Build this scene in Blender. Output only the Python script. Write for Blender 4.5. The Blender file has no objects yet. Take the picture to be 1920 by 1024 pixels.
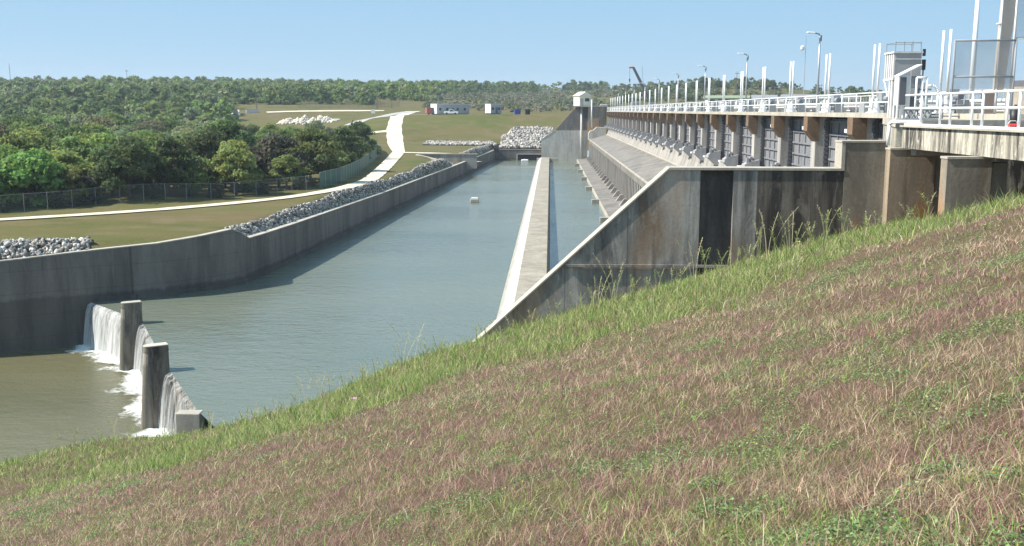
import bpy, bmesh, math, random
import numpy as np
from mathutils import Vector, Matrix, noise as mnoise
R = math.radians
random.seed(7); rng = np.random.default_rng(7)
scene = bpy.context.scene
col = scene.collection

# ------------------------------------------------------------------ camera, sky, sun, exposure
# The camera stands at the origin (eye level = z 0); +Y runs along the dam, +X across it.
PITCH, YAW, F = R(9.12), R(2.14), 1900.0
cam_d = bpy.data.cameras.new('camera'); cam = bpy.data.objects.new('camera', cam_d); col.objects.link(cam)
cam_d.sensor_width = 36; cam_d.lens = 36 * F / 1920; cam_d.clip_start = .1; cam_d.clip_end = 6000
cam.rotation_euler = (R(90) - PITCH, 0, YAW)
scene.camera = cam
SUN_EL, SUN_A = R(46), R(7)
to_sun = Vector((-math.cos(SUN_EL) * math.cos(SUN_A), -math.cos(SUN_EL) * math.sin(SUN_A), math.sin(SUN_EL)))
sun_d = bpy.data.lights.new('sun', 'SUN'); sun_d.energy = 4.6; sun_d.angle = R(.53); sun_d.color = (1, .95, .87)
sun = bpy.data.objects.new('sun', sun_d); col.objects.link(sun)
sun.rotation_euler = to_sun.to_track_quat('Z', 'Y').to_euler()
world = bpy.data.worlds.new('World'); scene.world = world; world.use_nodes = True
wn = world.node_tree; bg = wn.nodes['Background']
sky = wn.nodes.new('ShaderNodeTexSky'); sky.sky_type = 'NISHITA'; sky.sun_disc = False
sky.sun_elevation = SUN_EL; sky.sun_rotation = math.atan2(to_sun.x, to_sun.y)
sky.air_density = 1.0; sky.dust_density = .05; sky.ozone_density = 3.2; sky.altitude = 2500
gm = wn.nodes.new('ShaderNodeGamma'); gm.inputs[1].default_value = .25; hs = wn.nodes.new('ShaderNodeHueSaturation'); hs.inputs['Saturation'].default_value = 3
wn.links.new(sky.outputs[0], gm.inputs[0]); wn.links.new(gm.outputs[0], hs.inputs['Color']); mx = wn.nodes.new('ShaderNodeMix'); mx.data_type = 'RGBA'; mx.inputs[0].default_value = .66; mx.inputs[7].default_value = (.83, 1.38, 1.90, 1)   # evens out the clear blue
wn.links.new(hs.outputs[0], mx.inputs[6]); wn.links.new(mx.outputs[2], bg.inputs[0]); bg.inputs[1].default_value = .252
vs = scene.view_settings
vs.view_transform = 'Standard'; vs.look = 'None'; vs.gamma = 1; vs.use_curve_mapping = False; vs.exposure = .95
try:
    scene.cycles.max_bounces = 6; scene.cycles.transparent_max_bounces = 12
    scene.cycles.caustics_reflective = False; scene.cycles.caustics_refractive = False
except Exception: pass

# ------------------------------------------------------------------ sight lines, used to work out where things stand
_c = np.array([-math.sin(YAW)*math.cos(PITCH), math.cos(YAW)*math.cos(PITCH), -math.sin(PITCH)])
_r = np.array([math.cos(YAW), math.sin(YAW), 0]); _u = np.cross(_r, _c)
def U(px, py, X=None, Y=None, Z=None):
    d = _c + _r*(px-960)/F + _u*(512-py)/F
    t = X/d[0] if X is not None else Y/d[1] if Y is not None else Z/d[2]
    return d*t
def ss(a, b, x):
    t = np.clip((np.asarray(x, float)-a)/(b-a), 0, 1); return t*t*(3-2*t)

# ------------------------------------------------------------------ object helpers
def tag(o, label=None, cat=None, group=None, kind=None):
    if label: o['label'] = label
    if cat: o['category'] = cat
    if group: o['group'] = group
    if kind: o['kind'] = kind
    return o
def empty(name, loc=(0, 0, 0), rz=0):
    o = bpy.data.objects.new(name, None); col.objects.link(o); o.location = loc; o.rotation_euler = (0, 0, rz)
    o.empty_display_size = .3
    return o
def copy_tree(o, parent=None):
    c = o.copy(); col.objects.link(c)
    if parent: c.parent = parent
    for ch in list(o.children): copy_tree(ch, c)
    return c
def ordinal(n):
    ones = ['zeroth','first','second','third','fourth','fifth','sixth','seventh','eighth','ninth','tenth','eleventh','twelfth','thirteenth',
            'fourteenth','fifteenth','sixteenth','seventeenth','eighteenth','nineteenth']
    if n < 20: return ones[n]
    t = {2: 'twent', 3: 'thirt', 4: 'fort', 5: 'fift', 6: 'sixt', 7: 'sevent'}[n//10]
    return t+'ieth' if n % 10 == 0 else t+'y-'+ones[n % 10]

class MB:
    def __init__(s): s.v = []; s.f = []
    def add(s, vs, fs):
        n = len(s.v); s.v += [tuple(map(float, q)) for q in vs]; s.f += [tuple(i+n for i in f) for f in fs]; return s
    def box(s, x0, x1, y0, y1, z0, z1):
        return s.add([(x0,y0,z0),(x1,y0,z0),(x1,y1,z0),(x0,y1,z0),(x0,y0,z1),(x1,y0,z1),(x1,y1,z1),(x0,y1,z1)],
                     [(0,3,2,1),(4,5,6,7),(0,1,5,4),(1,2,6,5),(2,3,7,6),(3,0,4,7)])
    def obox(s, c, size, M=None):
        a, b, d = [q/2 for q in size]; M = M or Matrix()
        pts = [Vector(c) + M @ Vector((sx*a, sy*b, sz*d)) for sz in (-1, 1) for sx, sy in ((-1,-1),(1,-1),(1,1),(-1,1))]
        return s.add(pts, [(0,3,2,1),(4,5,6,7),(0,1,5,4),(1,2,6,5),(2,3,7,6),(3,0,4,7)])
    def tube(s, p0, p1, r0, r1=None, n=8):
        r1 = r0 if r1 is None else r1
        p0, p1 = Vector(p0), Vector(p1); d = (p1-p0).normalized()
        a = d.orthogonal().normalized(); b = d.cross(a)
        vs = [p + (a*math.cos(2*math.pi*i/n) + b*math.sin(2*math.pi*i/n))*r for p, r in ((p0, r0), (p1, r1)) for i in range(n)]
        fs = [(i, (i+1) % n, n+(i+1) % n, n+i) for i in range(n)] + [tuple(range(n))[::-1], tuple(range(n, 2*n))]
        return s.add(vs, fs)
    def path(s, pts, r, n=6):
        for a, b in zip(pts, pts[1:]): s.tube(a, b, r, r, n)
        return s
    def prism(s, poly, axis, a, b):
        """poly is a list of 2-D points; extruded along axis ('x','y' or 'z') from a to b"""
        def P(p, t): return {'x': (t, p[0], p[1]), 'y': (p[0], t, p[1]), 'z': (p[0], p[1], t)}[axis]
        n = len(poly); vs = [P(p, a) for p in poly] + [P(p, b) for p in poly]
        fs = [tuple(range(n)), tuple(range(n, 2*n))[::-1]] + [(i, n+i, n+(i+1) % n, (i+1) % n) for i in range(n)]
        return s.add(vs, fs)
    def build(s, name, mat, parent=None, smooth=False, bevel=0, fix=True):
        me = bpy.data.meshes.new(name); me.from_pydata(s.v, [], s.f); me.update()
        if fix or bevel:
            bm = bmesh.new(); bm.from_mesh(me)
            bmesh.ops.recalc_face_normals(bm, faces=bm.faces)
            if bevel:
                es = [e for e in bm.edges if len(e.link_faces) == 2 and e.calc_face_angle(0) > .5]
                bmesh.ops.bevel(bm, geom=es, offset=bevel, segments=1, affect='EDGES', clamp_overlap=True)
            bm.to_mesh(me); bm.free()
        me.materials.append(mat)
        if smooth: me.shade_smooth()
        o = bpy.data.objects.new(name, me); col.objects.link(o)
        if parent: o.parent = parent
        return o

def np_mesh(name, V, quads=None, tris=None, colors=None, mat=None, smooth=False):
    me = bpy.data.meshes.new(name)
    V = np.asarray(V, np.float32); me.vertices.add(len(V)); me.vertices.foreach_set('co', V.ravel())
    idx = []; tot = []
    if quads is not None and len(quads): idx.append(np.asarray(quads, np.int32).ravel()); tot.append(np.full(len(quads), 4, np.int32))
    if tris is not None and len(tris): idx.append(np.asarray(tris, np.int32).ravel()); tot.append(np.full(len(tris), 3, np.int32))
    idx = np.concatenate(idx); tot = np.concatenate(tot); st = np.concatenate([[0], np.cumsum(tot)[:-1]]).astype(np.int32)
    me.loops.add(len(idx)); me.loops.foreach_set('vertex_index', idx)
    me.polygons.add(len(tot)); me.polygons.foreach_set('loop_start', st); me.polygons.foreach_set('loop_total', tot)
    if smooth: me.polygons.foreach_set('use_smooth', np.ones(len(tot), bool))
    me.update(calc_edges=True)
    if colors is not None:
        ca = me.color_attributes.new('tint', 'FLOAT_COLOR', 'POINT')
        C = np.ones((len(V), 4), np.float32); C[:, :3] = colors; ca.data.foreach_set('color', C.ravel())
    if mat: me.materials.append(mat)
    return me
def np_obj(name, me, parent=None):
    o = bpy.data.objects.new(name, me); col.objects.link(o)
    if parent: o.parent = parent
    return o

# ------------------------------------------------------------------ materials
class NT:
    def __init__(s, name):
        s.m = bpy.data.materials.new(name); s.m.use_nodes = True; s.t = s.m.node_tree; s.n = s.t.nodes; s.n.clear()
        s.out = s.n.new('ShaderNodeOutputMaterial')
    def node(s, typ, **kw):
        n = s.n.new(typ)
        for k, v in kw.items(): setattr(n, k, v)
        return n
    def link(s, a, b): s.t.links.new(a, b)
    def val(s, sock, v):
        if hasattr(v, 'node'): s.link(v, sock)
        elif isinstance(v, (tuple, list)) and len(v) == 3 and sock.type == 'RGBA': sock.default_value = (*v, 1)
        else: sock.default_value = v
    def coord(s, scale=(1, 1, 1), kind='Object'):
        if kind == 'World': o = s.node('ShaderNodeNewGeometry').outputs['Position']
        else: o = s.node('ShaderNodeTexCoord').outputs[kind]
        mp = s.node('ShaderNodeMapping'); mp.inputs['Scale'].default_value = scale; s.link(o, mp.inputs[0]); return mp.outputs[0]
    def noise(s, vec, scale=1, detail=4, rough=.55, dist=0):
        n = s.node('ShaderNodeTexNoise'); s.link(vec, n.inputs['Vector'])
        n.inputs['Scale'].default_value = scale; n.inputs['Detail'].default_value = detail; n.inputs['Roughness'].default_value = rough
        n.inputs['Distortion'].default_value = dist; return n.outputs['Fac']
    def ramp(s, fac, stops):
        r = s.node('ShaderNodeValToRGB'); s.link(fac, r.inputs[0]); e = r.color_ramp.elements
        while len(e) < len(stops): e.new(.5)
        for q, (p, c) in zip(e, stops): q.position = p; q.color = (*c, 1) if isinstance(c, (tuple, list)) else (c, c, c, 1)
        return r.outputs[0]
    def mix(s, fac, a, b, mode='MIX'):
        m = s.node('ShaderNodeMix', data_type='RGBA', blend_type=mode)
        s.val(m.inputs[0], fac); s.val(m.inputs[6], a); s.val(m.inputs[7], b); return m.outputs[2]
    def math(s, op, a, b=0, c=None):
        m = s.node('ShaderNodeMath', operation=op); s.val(m.inputs[0], a); s.val(m.inputs[1], b)
        if c is not None: s.val(m.inputs[2], c)
        return m.outputs[0]
    def bsdf(s, color, rough=.8, spec=.3, metal=0, bump=None, strength=.3, dist=.05):
        b = s.node('ShaderNodeBsdfPrincipled'); s.val(b.inputs['Base Color'], color); s.val(b.inputs['Roughness'], rough)
        b.inputs['Specular IOR Level'].default_value = spec; b.inputs['Metallic'].default_value = metal
        if bump is not None:
            bp = s.node('ShaderNodeBump'); bp.inputs['Strength'].default_value = strength; bp.inputs['Distance'].default_value = dist
            s.link(bump, bp.inputs['Height']); s.link(bp.outputs[0], b.inputs['Normal'])
        return b
    def done(s, sh): s.link(sh.outputs[0] if hasattr(sh, 'outputs') else sh, s.out.inputs[0]); return s.m

def concrete(name, base, dark, streak=.5, rust=0, patch=.5, scale=1.0, rust_col=(.33, .17, .06), lines=0, low=0, joint=0, tide=None):
    """weathered concrete: big blotches, run-off streaks (long in z), fine pitting, rust and algae stains"""
    k = NT(name); w = k.coord(kind='World')
    big = k.noise(k.coord((.35*scale,)*3, 'World'), 1, 5, .6)
    c = k.mix(k.ramp(big, [(.35, 0), (.7, patch)]), base, tuple(q*.72 for q in base))
    st = k.noise(k.coord((.55*scale, .55*scale, .085*scale), 'World'), 1, 7, .68, .5)
    c = k.mix(k.ramp(st, [(.42-low, 0), (.62-low, streak)]), c, dark)
    st2 = k.noise(k.coord((3.1*scale, 3.1*scale, .16*scale), 'World'), 1, 6, .65, .3)
    gate = k.noise(k.coord((.4*scale, .4*scale, .3*scale), 'World'), 1.3, 4, .6)
    c = k.mix(k.math('MULTIPLY', k.ramp(st2, [(.48, 0), (.68, streak)]), k.ramp(gate, [(.42, 0), (.62, 1)])), c, dark)
    lt = k.noise(k.coord((1.6*scale, 1.6*scale, .5*scale), 'World'), 1.3, 6, .7, .8)
    c = k.mix(k.ramp(lt, [(.54, 0), (.7, streak*.55)]), c, tuple(min(1, q*1.4) for q in base))
    if rust:
        rn = k.noise(k.coord((.5, .5, .16), 'World'), 1, 4, .6, .6)
        c = k.mix(k.ramp(rn, [(.51, 0), (.64, rust)]), c, rust_col)
    fine = k.noise(w, 9, 6, .7)
    c = k.mix(.35, c, k.ramp(fine, [(.3, .35), (.7, .75)]), 'OVERLAY')
    sx = k.node('ShaderNodeSeparateXYZ'); k.link(w, sx.inputs[0])
    if joint:                                                  # construction joints and one pour line
        fr = k.math('FRACT', k.math('DIVIDE', sx.outputs['Y'], joint)); wob = k.math('MULTIPLY', k.noise(w, .7, 3), .004)
        c = k.mix(k.math('MULTIPLY', k.math('LESS_THAN', k.math('ADD', fr, wob), .012), .6), c, dark)
        fz = k.math('FRACT', k.math('DIVIDE', k.math('ADD', sx.outputs['Z'], k.math('MULTIPLY', wob, 8)), 1.8)); c = k.mix(k.math('MULTIPLY', k.math('LESS_THAN', fz, .03), .35), c, dark)
    if tide is not None:                                       # algae and silt stain just above the waterline
        hz = k.math('SUBTRACT', sx.outputs['Z'], tide); hz = k.math('SUBTRACT', hz, k.math('MULTIPLY', k.noise(k.coord((.5, .5, .5), 'World'), 1, 5, .7), 1.1))
        c = k.mix(k.ramp(hz, [(.0, .45), (.25, 0)]), c, (.035, .035, .028))
    if lines:
        wv = k.node('ShaderNodeTexWave', wave_type='BANDS', bands_direction='Z'); k.link(w, wv.inputs[0]); wv.inputs['Scale'].default_value = lines
        c = k.mix(k.ramp(wv.outputs['Fac'], [(.0, .5), (.04, 0)]), c, dark)
    return k.done(k.bsdf(c, .9, .2, bump=fine, strength=.35, dist=.02))
def paint(name, colr, rough=.5, dirt=.25, metal=0, dirt_col=None, spec=.4):
    k = NT(name); n = k.noise(k.coord((1.5, 1.5, .4), 'World'), 2, 5, .65)
    c = k.mix(k.ramp(n, [(.45, 0), (.75, dirt)]), colr, dirt_col or tuple(q*.45 for q in colr))
    return k.done(k.bsdf(c, rough, spec, metal))
def mottled(name, cols, scale, rough=.95, bump=.3, detail=6, kind='World', dist=.05):
    k = NT(name); w = k.coord(kind=kind); n = k.noise(w, scale, detail, .65, .2)
    st = [(.28 + .44*i/(len(cols)-1), c) for i, c in enumerate(cols)]
    f = k.noise(w, scale*9, 4, .7)
    c = k.mix(.4, k.ramp(n, st), k.ramp(f, [(.3, .3), (.7, .8)]), 'OVERLAY')
    return k.done(k.bsdf(c, rough, .15, bump=f, strength=bump, dist=dist))
def leafmat(name, trans=.3, use_obj=True, rough=.6, spec=.2):
    k = NT(name); a = k.node('ShaderNodeAttribute', attribute_name='tint')
    c = a.outputs['Color']
    if use_obj:
        oi = k.node('ShaderNodeObjectInfo'); c = k.mix(1, c, oi.outputs['Color'], 'MULTIPLY')
    b = k.bsdf(c, rough, spec); t = k.node('ShaderNodeBsdfTranslucent'); k.link(c, t.inputs[0])
    ms = k.node('ShaderNodeMixShader'); ms.inputs[0].default_value = trans
    k.link(b.outputs[0], ms.inputs[1]); k.link(t.outputs[0], ms.inputs[2]); return k.done(ms)
def meshmat(name, colr, cover):
    k = NT(name); b = k.bsdf(colr, .6, .3); t = k.node('ShaderNodeBsdfTransparent')
    w = k.coord(kind='World'); n = k.noise(w, .6, 3); f = k.math('MULTIPLY_ADD', n, .25, cover-.12)
    ms = k.node('ShaderNodeMixShader'); k.link(f, ms.inputs[0]); k.link(t.outputs[0], ms.inputs[1]); k.link(b.outputs[0], ms.inputs[2]); return k.done(ms)
def water(name, colr, colr2, rough, wscale, strength):
    k = NT(name); big = k.noise(k.coord((.03, .05, 1), 'World'), 1, 4, .6)
    c = k.mix(k.ramp(big, [(.35, 0), (.7, 1)]), colr, colr2)
    h1 = k.noise(k.coord((1.0, 1.5, 1), 'World'), wscale, 3, .6, .4); h2 = k.noise(k.coord((.25, .5, 1), 'World'), wscale, 2, .5)
    h = k.math('ADD', h1, k.math('MULTIPLY', h2, 1.5))
    rg = k.ramp(k.noise(k.coord((.02, .06, 1), 'World'), 1, 3, .6), [(.35, rough*.6), (.7, rough*1.5)])
    return k.done(k.bsdf(c, rg, .5, bump=h, strength=strength, dist=.12))

M = dict(
 wing=concrete('wing_concrete', (.42, .395, .355), (.05, .048, .046), .8, .38, .7),
 wing3=concrete('blackened_concrete', (.27, .235, .19), (.035, .032, .03), .92, .35, .7, low=.07),
 wing2=concrete('abutment_concrete', (.31, .27, .215), (.07, .06, .05), .7, .95, .5),
 darkpanel=concrete('dark_panel_concrete', (.11, .10, .092), (.03, .028, .026), .8, 0, .6),
 cap=concrete('cap_concrete', (.46, .42, .35), (.22, .20, .17), .5),
 divider=concrete('divider_concrete', (.34, .305, .245), (.15, .13, .105), .55, 0, .5, tide=-15.7),
 apron=concrete('apron_concrete', (.235, .22, .195), (.10, .092, .085), .75, 0, .6, .7),
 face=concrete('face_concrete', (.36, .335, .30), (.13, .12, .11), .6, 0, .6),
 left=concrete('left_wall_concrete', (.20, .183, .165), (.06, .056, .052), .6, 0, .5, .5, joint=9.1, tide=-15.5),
 girder=concrete('girder_concrete', (.62, .57, .46), (.05, .047, .045), .97, 0, .3, 2.2, low=.05),
 pale=concrete('pale_abutment_concrete', (.58, .55, .49), (.24, .225, .21), .55, 0, .5),
 litface=concrete('sunlit_face_concrete', (.56, .53, .46), (.28, .26, .22), .5, 0, .4, tide=-15.7),  # sunlight on the divider's left flank put into a paler colour
 rustwall=concrete('rust_stained_concrete', (.34, .27, .19), (.08, .065, .05), .6, 1.0, .5, low=0, rust_col=(.38, .19, .06)),
 weir=concrete('weir_concrete', (.23, .205, .17), (.035, .032, .03), .95, 0, .7, 1.5),
 pier=concrete('pier_concrete', (.44, .41, .37), (.13, .12, .12), .5, 0, .5),
 rust=mottled('rusty_plate', [(.12, .085, .06), (.19, .125, .08), (.155, .125, .10)], .9),
 steel=paint('grey_gate_steel', (.21, .21, .22), .65, .6, 0, (.06, .06, .065)),
 steel2=paint('pale_gate_steel', (.34, .34, .35), .6, .5),
 white=paint('white_paint', (.80, .80, .79), .45, .2),
 white2=paint('weathered_white_paint', (.66, .65, .62), .55, .45, 0, (.30, .27, .23)),
 galv=paint('galvanised_steel', (.42, .43, .44), .45, .4, .4),
 grey=paint('grey_paint', (.26, .27, .285), .55, .3),
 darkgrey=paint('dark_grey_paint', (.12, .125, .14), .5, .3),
 black=paint('black_plastic', (.02, .02, .022), .5, .3),
 red=paint('red_fabric', (.55, .05, .04), .6, .2),
 redbrown=paint('faded_red_paint', (.35, .11, .08), .7, .4),
 blue=paint('blue_plastic', (.05, .08, .30), .5, .2),
 cream=paint('cream_siding', (.72, .68, .53), .7, .2),
 beige=paint('beige_board', (.48, .42, .35), .8, .3),
 pink=paint('plywood_brown', (.40, .30, .25), .85, .3),
 glass=paint('dark_window', (.03, .035, .04), .15, .1),
 green=paint('pale_green_roof', (.33, .40, .26), .7, .2),
 wood=paint('weathered_pole_wood', (.16, .13, .11), .9, .4),
 asphalt=mottled('grey_gravel', [(.30, .29, .27), (.42, .40, .37)], .5),
 gravel=mottled('white_gravel', [(.44, .385, .28), (.56, .50, .38), (.62, .57, .45)], .35),
 slab=mottled('deck_concrete', [(.38, .34, .28), (.46, .42, .35)], .4),
 lawn=None, leaf=leafmat('leaf', .5), grass=leafmat('grass_blade', .45, False),
 bark=mottled('bark', [(.07, .055, .045), (.14, .12, .10)], 3),
 chain=meshmat('chain_link', (.13, .15, .13), .20), screen=meshmat('green_screen_fabric', (.035, .13, .10), .85),
 mesh2=meshmat('fine_wire_mesh', (.35, .36, .37), .24),
 pool=water('pool_water', (.145, .16, .12), (.115, .138, .108), .2, 2.0, .45),
 tail=water('tail_water', (.135, .125, .065), (.105, .10, .055), .24, 2.6, .4),
)
def lawnmat():
    k = NT('mown_lawn'); w = k.coord(kind='World')
    n1 = k.noise(k.coord((.035, .05, .05), 'World'), 1, 5, .6, .5); n2 = k.noise(k.coord((.2, .3, .2), 'World'), 1, 5, .65)
    n3 = k.noise(k.coord((.012, .10, .1), 'World'), 1, 4, .6)
    c = k.ramp(n1, [(.3, (.066, .076, .020)), (.45, (.100, .094, .031)), (.58, (.128, .100, .046)), (.72, (.080, .084, .024))])
    c = k.mix(k.ramp(n3, [(.45, 0), (.62, .55)]), c, (.085, .105, .028))
    c = k.mix(k.ramp(n2, [(.48, 0), (.7, .6)]), c, (.17, .125, .078))
    f = k.noise(w, 4, 6, .75)
    c = k.mix(.45, c, k.ramp(f, [(.3, .3), (.7, .75)]), 'OVERLAY')
    return k.done(k.bsdf(c, .95, .1, bump=f, strength=.5, dist=.1))
M['lawn'] = lawnmat()
def soilmat():
    k = NT('embankment_soil'); w = k.coord(kind='World'); n = k.noise(w, .45, 5, .65, .3); f = k.noise(w, 14, 6, .75)
    c = k.ramp(n, [(.3, (.10, .08, .045)), (.5, (.125, .085, .058)), (.7, (.085, .08, .036))])
    c = k.mix(.6, c, k.ramp(f, [(.3, .2), (.7, .8)]), 'OVERLAY')
    return k.done(k.bsdf(c, .95, .1, bump=f, strength=.8, dist=.05))
M['soil'] = soilmat()
def rockmat():
    k = NT('limestone_rock'); a = k.node('ShaderNodeAttribute', attribute_name='tint')
    f = k.noise(k.coord(kind='World'), 5, 6, .7)
    c = k.mix(.5, a.outputs['Color'], k.ramp(f, [(.3, .3), (.7, .75)]), 'OVERLAY')
    return k.done(k.bsdf(c, .95, .15, bump=f, strength=.4, dist=.05))
M['rock'] = rockmat()
def foammat(name, lo, hi, sc, detail=6, col=(.82, .83, .80)):
    k = NT(name); v = k.coord(sc, 'World'); n = k.noise(v, 1, detail, .7, .4)
    a = k.node('ShaderNodeAttribute', attribute_name='tint')
    f = k.math('ADD', n, k.math('SUBTRACT', a.outputs['Fac'], .5))
    b = k.bsdf(col, .6, .3, bump=n, strength=.6, dist=.1); t = k.node('ShaderNodeBsdfTransparent')
    ms = k.node('ShaderNodeMixShader'); k.link(k.ramp(f, [(lo, 0.0), (hi, 1.0)]), ms.inputs[0])
    k.link(t.outputs[0], ms.inputs[1]); k.link(b.outputs[0], ms.inputs[2]); return k.done(ms)
M['foam'] = foammat('foam', .42, .75, (1.1, 1.1, 1.1))
M['fall'] = foammat('falling_water', .16, 1.0, (6.5, 6.5, .16), col=(.74, .75, .73))

POOL, TAIL = -15.5, -19.0

# ------------------------------------------------------------------ the left channel wall line and the far ground
WALL = [(-95,60),(-60,70.5),(-43.4,76.6),(-37.9,80.2),(-32.8,83),(-30.1,85.8),(-27.9,89.2),(-27.3,95),(-26.7,105),(-25.2,142),(-22.5,200),(-18.3,296),(-17.2,320)]
_wy = np.array([p[1] for p in WALL]); _wx = np.array([p[0] for p in WALL])
def Xl(y): return np.interp(y, _wy, _wx)
def lipw(y): return 2.0+2.2*(1-ss(86, 92, y))
def wall_top(y): return np.interp(y, [60,76.6,83,88.6,91.6,150,290,320], [-12.6,-11.75,-11.05,-10.5,-11.65,-12.2,-12.35,-12.2])
def H(X, Y):
    """height of the far bench, the far embankment and the hills behind"""
    X = np.asarray(X, float); Y = np.asarray(Y, float)
    a = -10.7 + 9.2*np.clip((Y-323)/31, 0, 1)
    b = -10.7 + 10.4*ss(288, 440, Y)
    w = ss(-92, -46, X); z = a*w + b*(1-w)
    hill = .034*np.clip(Y-372, 0, 560)*(1-.75*ss(120, 420, X)) + 4*np.exp(-((X+300)/120)**2-((Y-720)/160)**2) + 7*np.exp(-((X-125)/70)**2-((Y-720)/150)**2)
    z = z + hill*ss(360, 420, Y)
    z = z + .18*np.sin(X*.11+1)*np.sin(Y*.083)*ss(60, 120, Y) + ss(150, 300, -X)*(1-ss(250, 400, Y))*2.0
    z = z + .9*np.exp(-((X+50)/7)**2-((Y-119)/5)**2)            # the low mound by the fence
    z = z - 2.2*ss(-31, -24, X)*ss(222, 240, Y)*(1-ss(246.6, 247.4, Y))
    z = z - 1.8*ss(-19, -16.5, X)*(1-ss(321, 329, Y))*ss(316, 319, Y)
    return z
def hit(px, py, t0=60, t1=2500):
    d = _c + _r*(px-960)/F + _u*(512-py)/F
    t = np.concatenate([np.arange(t0, 700, .5), np.arange(700, t1, 4.0)]); P = d[None]*t[:, None]
    below = P[:, 2] < H(P[:, 0], P[:, 1]); i = int(np.argmax(below)); return P[i]
def T(X, Y):
    X = np.asarray(X, float); Y = np.asarray(Y, float); s_ = Xl(Y)-X; q = ss(.3, lipw(Y), s_)
    return np.where(Y < 318, (wall_top(Y)-.28)*(1-q)+H(X, Y)*q, H(X, Y))
def grid_mesh(name, X, Y, Z, mat):
    n, m = X.shape; V = np.stack([X, Y, Z], -1).reshape(-1, 3)
    i = np.arange(n-1)[:, None]*m + np.arange(m-1)[None]; q = np.stack([i, i+1, i+m+1, i+m], -1).reshape(-1, 4)
    return np_obj(name, np_mesh(name, V, quads=q, mat=mat, smooth=True))
def cells(*seg):
    out = []
    for a, b, n in seg: out += list(np.linspace(a, b, n, endpoint=False))
    return np.array(out + [seg[-1][1]])
ys = cells((60, 320, 131)); sd = cells((0.35, 40, 27), (40, 160, 31), (160, 900, 25))
Yg, Sg = np.meshgrid(ys, sd, indexing='ij'); Xg = Xl(Yg) - Sg
lip = (wall_top(Yg)-.28)*(1-ss(.3, lipw(Yg), Sg)) + H(Xg, Yg)*ss(.3, lipw(Yg), Sg)
tag(grid_mesh('lawn', Xg, Yg, lip, M['lawn']), kind='structure')
xs = cells((-1800, -300, 40), (-300, -100, 34), (-100, 60, 81), (60, 300, 40), (300, 1500, 30))
yf = cells((320, 460, 71), (460, 1100, 54), (1100, 3600, 20))
Xf, Yf = np.meshgrid(xs, yf, indexing='ij')
tag(grid_mesh('hills', Xf, Yf, H(Xf, Yf), M['lawn']), kind='structure')

# ------------------------------------------------------------------ the near embankment the photographer stands on
EB = [(-70,75),(-52,66),(-40,60),(-30,55.5),(-22,51.5),(-15.6,47.2),(-11.5,44),(-6.6,41.2),(-3.4,39.3),(12.28,39.3),(12.36,37.9),(60,37.9)]
_ex = np.array([p[0] for p in EB]); _ey = np.array([p[1] for p in EB])
def Yb(x): return np.interp(x, _ex, _ey)
def Hg(X, Y):
    X = np.asarray(X, float); Y = np.asarray(Y, float)
    z = -1.6 + .325*X - .169*Y - .014*np.clip(X-8, 0, 30)**2
    z = z + .85*ss(13, 29, -X)*ss(18, 45, Y) - .55*ss(5, 11, -X)*(1-ss(18, 27, -X))*ss(20, 40, Y)
    z = np.where(X > 17, np.minimum(z, -.75), z)
    z = z + .05*np.sin(X*.9+.4)*np.sin(Y*.7) + .03*np.sin(X*2.3+Y*1.1) + .10*np.sin(X*.31+Y*.23)*ss(8, 20, np.hypot(X, Y))
    return z
gx = cells((-70, -20, 40), (-20, 16, 110), (16, 60, 20)); tt = cells((0, 1, 110))
Xe, Te = np.meshgrid(gx, tt, indexing='ij'); Ye = -25 + (Yb(Xe)+25)*Te; Ze = Hg(Xe, Ye)
# past the edge the bank falls steeply to the water
Xd = np.repeat(gx[:, None], 4, 1); off = np.array([.6, 1.6, 4, 12])[None]; okm = (gx < -3.2)[:, None]
Yd = Yb(Xd) + off*np.where(okm, 1, .01); Zd = Hg(gx, Yb(gx))[:, None] - np.array([.5, 1.6, 4.2, 12])[None]*np.where(okm, 1, .3)
tag(grid_mesh('embankment', np.hstack([Xe, Xd]), np.hstack([Ye, Yd]), np.hstack([Ze, Zd]), M['soil']), kind='structure')

# ------------------------------------------------------------------ water
WE = [(-37.5, 80.1), (-30.2, 72.6), (-23.1, 59.05), (-18.4, 50.6)]          # crest line of the weir
m = MB(); pl = WE + [(-14, 44), (-3, 39.6), (11.8, 39.6), (11.8, 320.5), (-17, 320.5)] + [(x-.2, y) for x, y in WALL[::-1] if 81 < y < 319]
m.add([(x, y, POOL) for x, y in pl], [tuple(range(len(pl)))])
tag(m.build('water', M['pool'], fix=False), kind='structure')
m = MB(); pl = [(-95.2, 60), (-60.2, 70.5), (-43.6, 76.6), (-37.9, 79.6)] + WE[1:] + [(-15, 44), (-30, 35), (-95, 30)]
m.add([(x, y, TAIL) for x, y in pl], [tuple(range(len(pl)))[::-1]])
tag(m.build('water', M['tail'], fix=False), kind='structure')
m = MB(); m.add([(22.2, 40, -3.2), (700, 40, -3.2), (700, 330, -3.2), (22.2, 330, -3.2)], [(0, 1, 2, 3)])
tag(m.build('water', M['pool'], fix=False), kind='structure')

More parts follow.
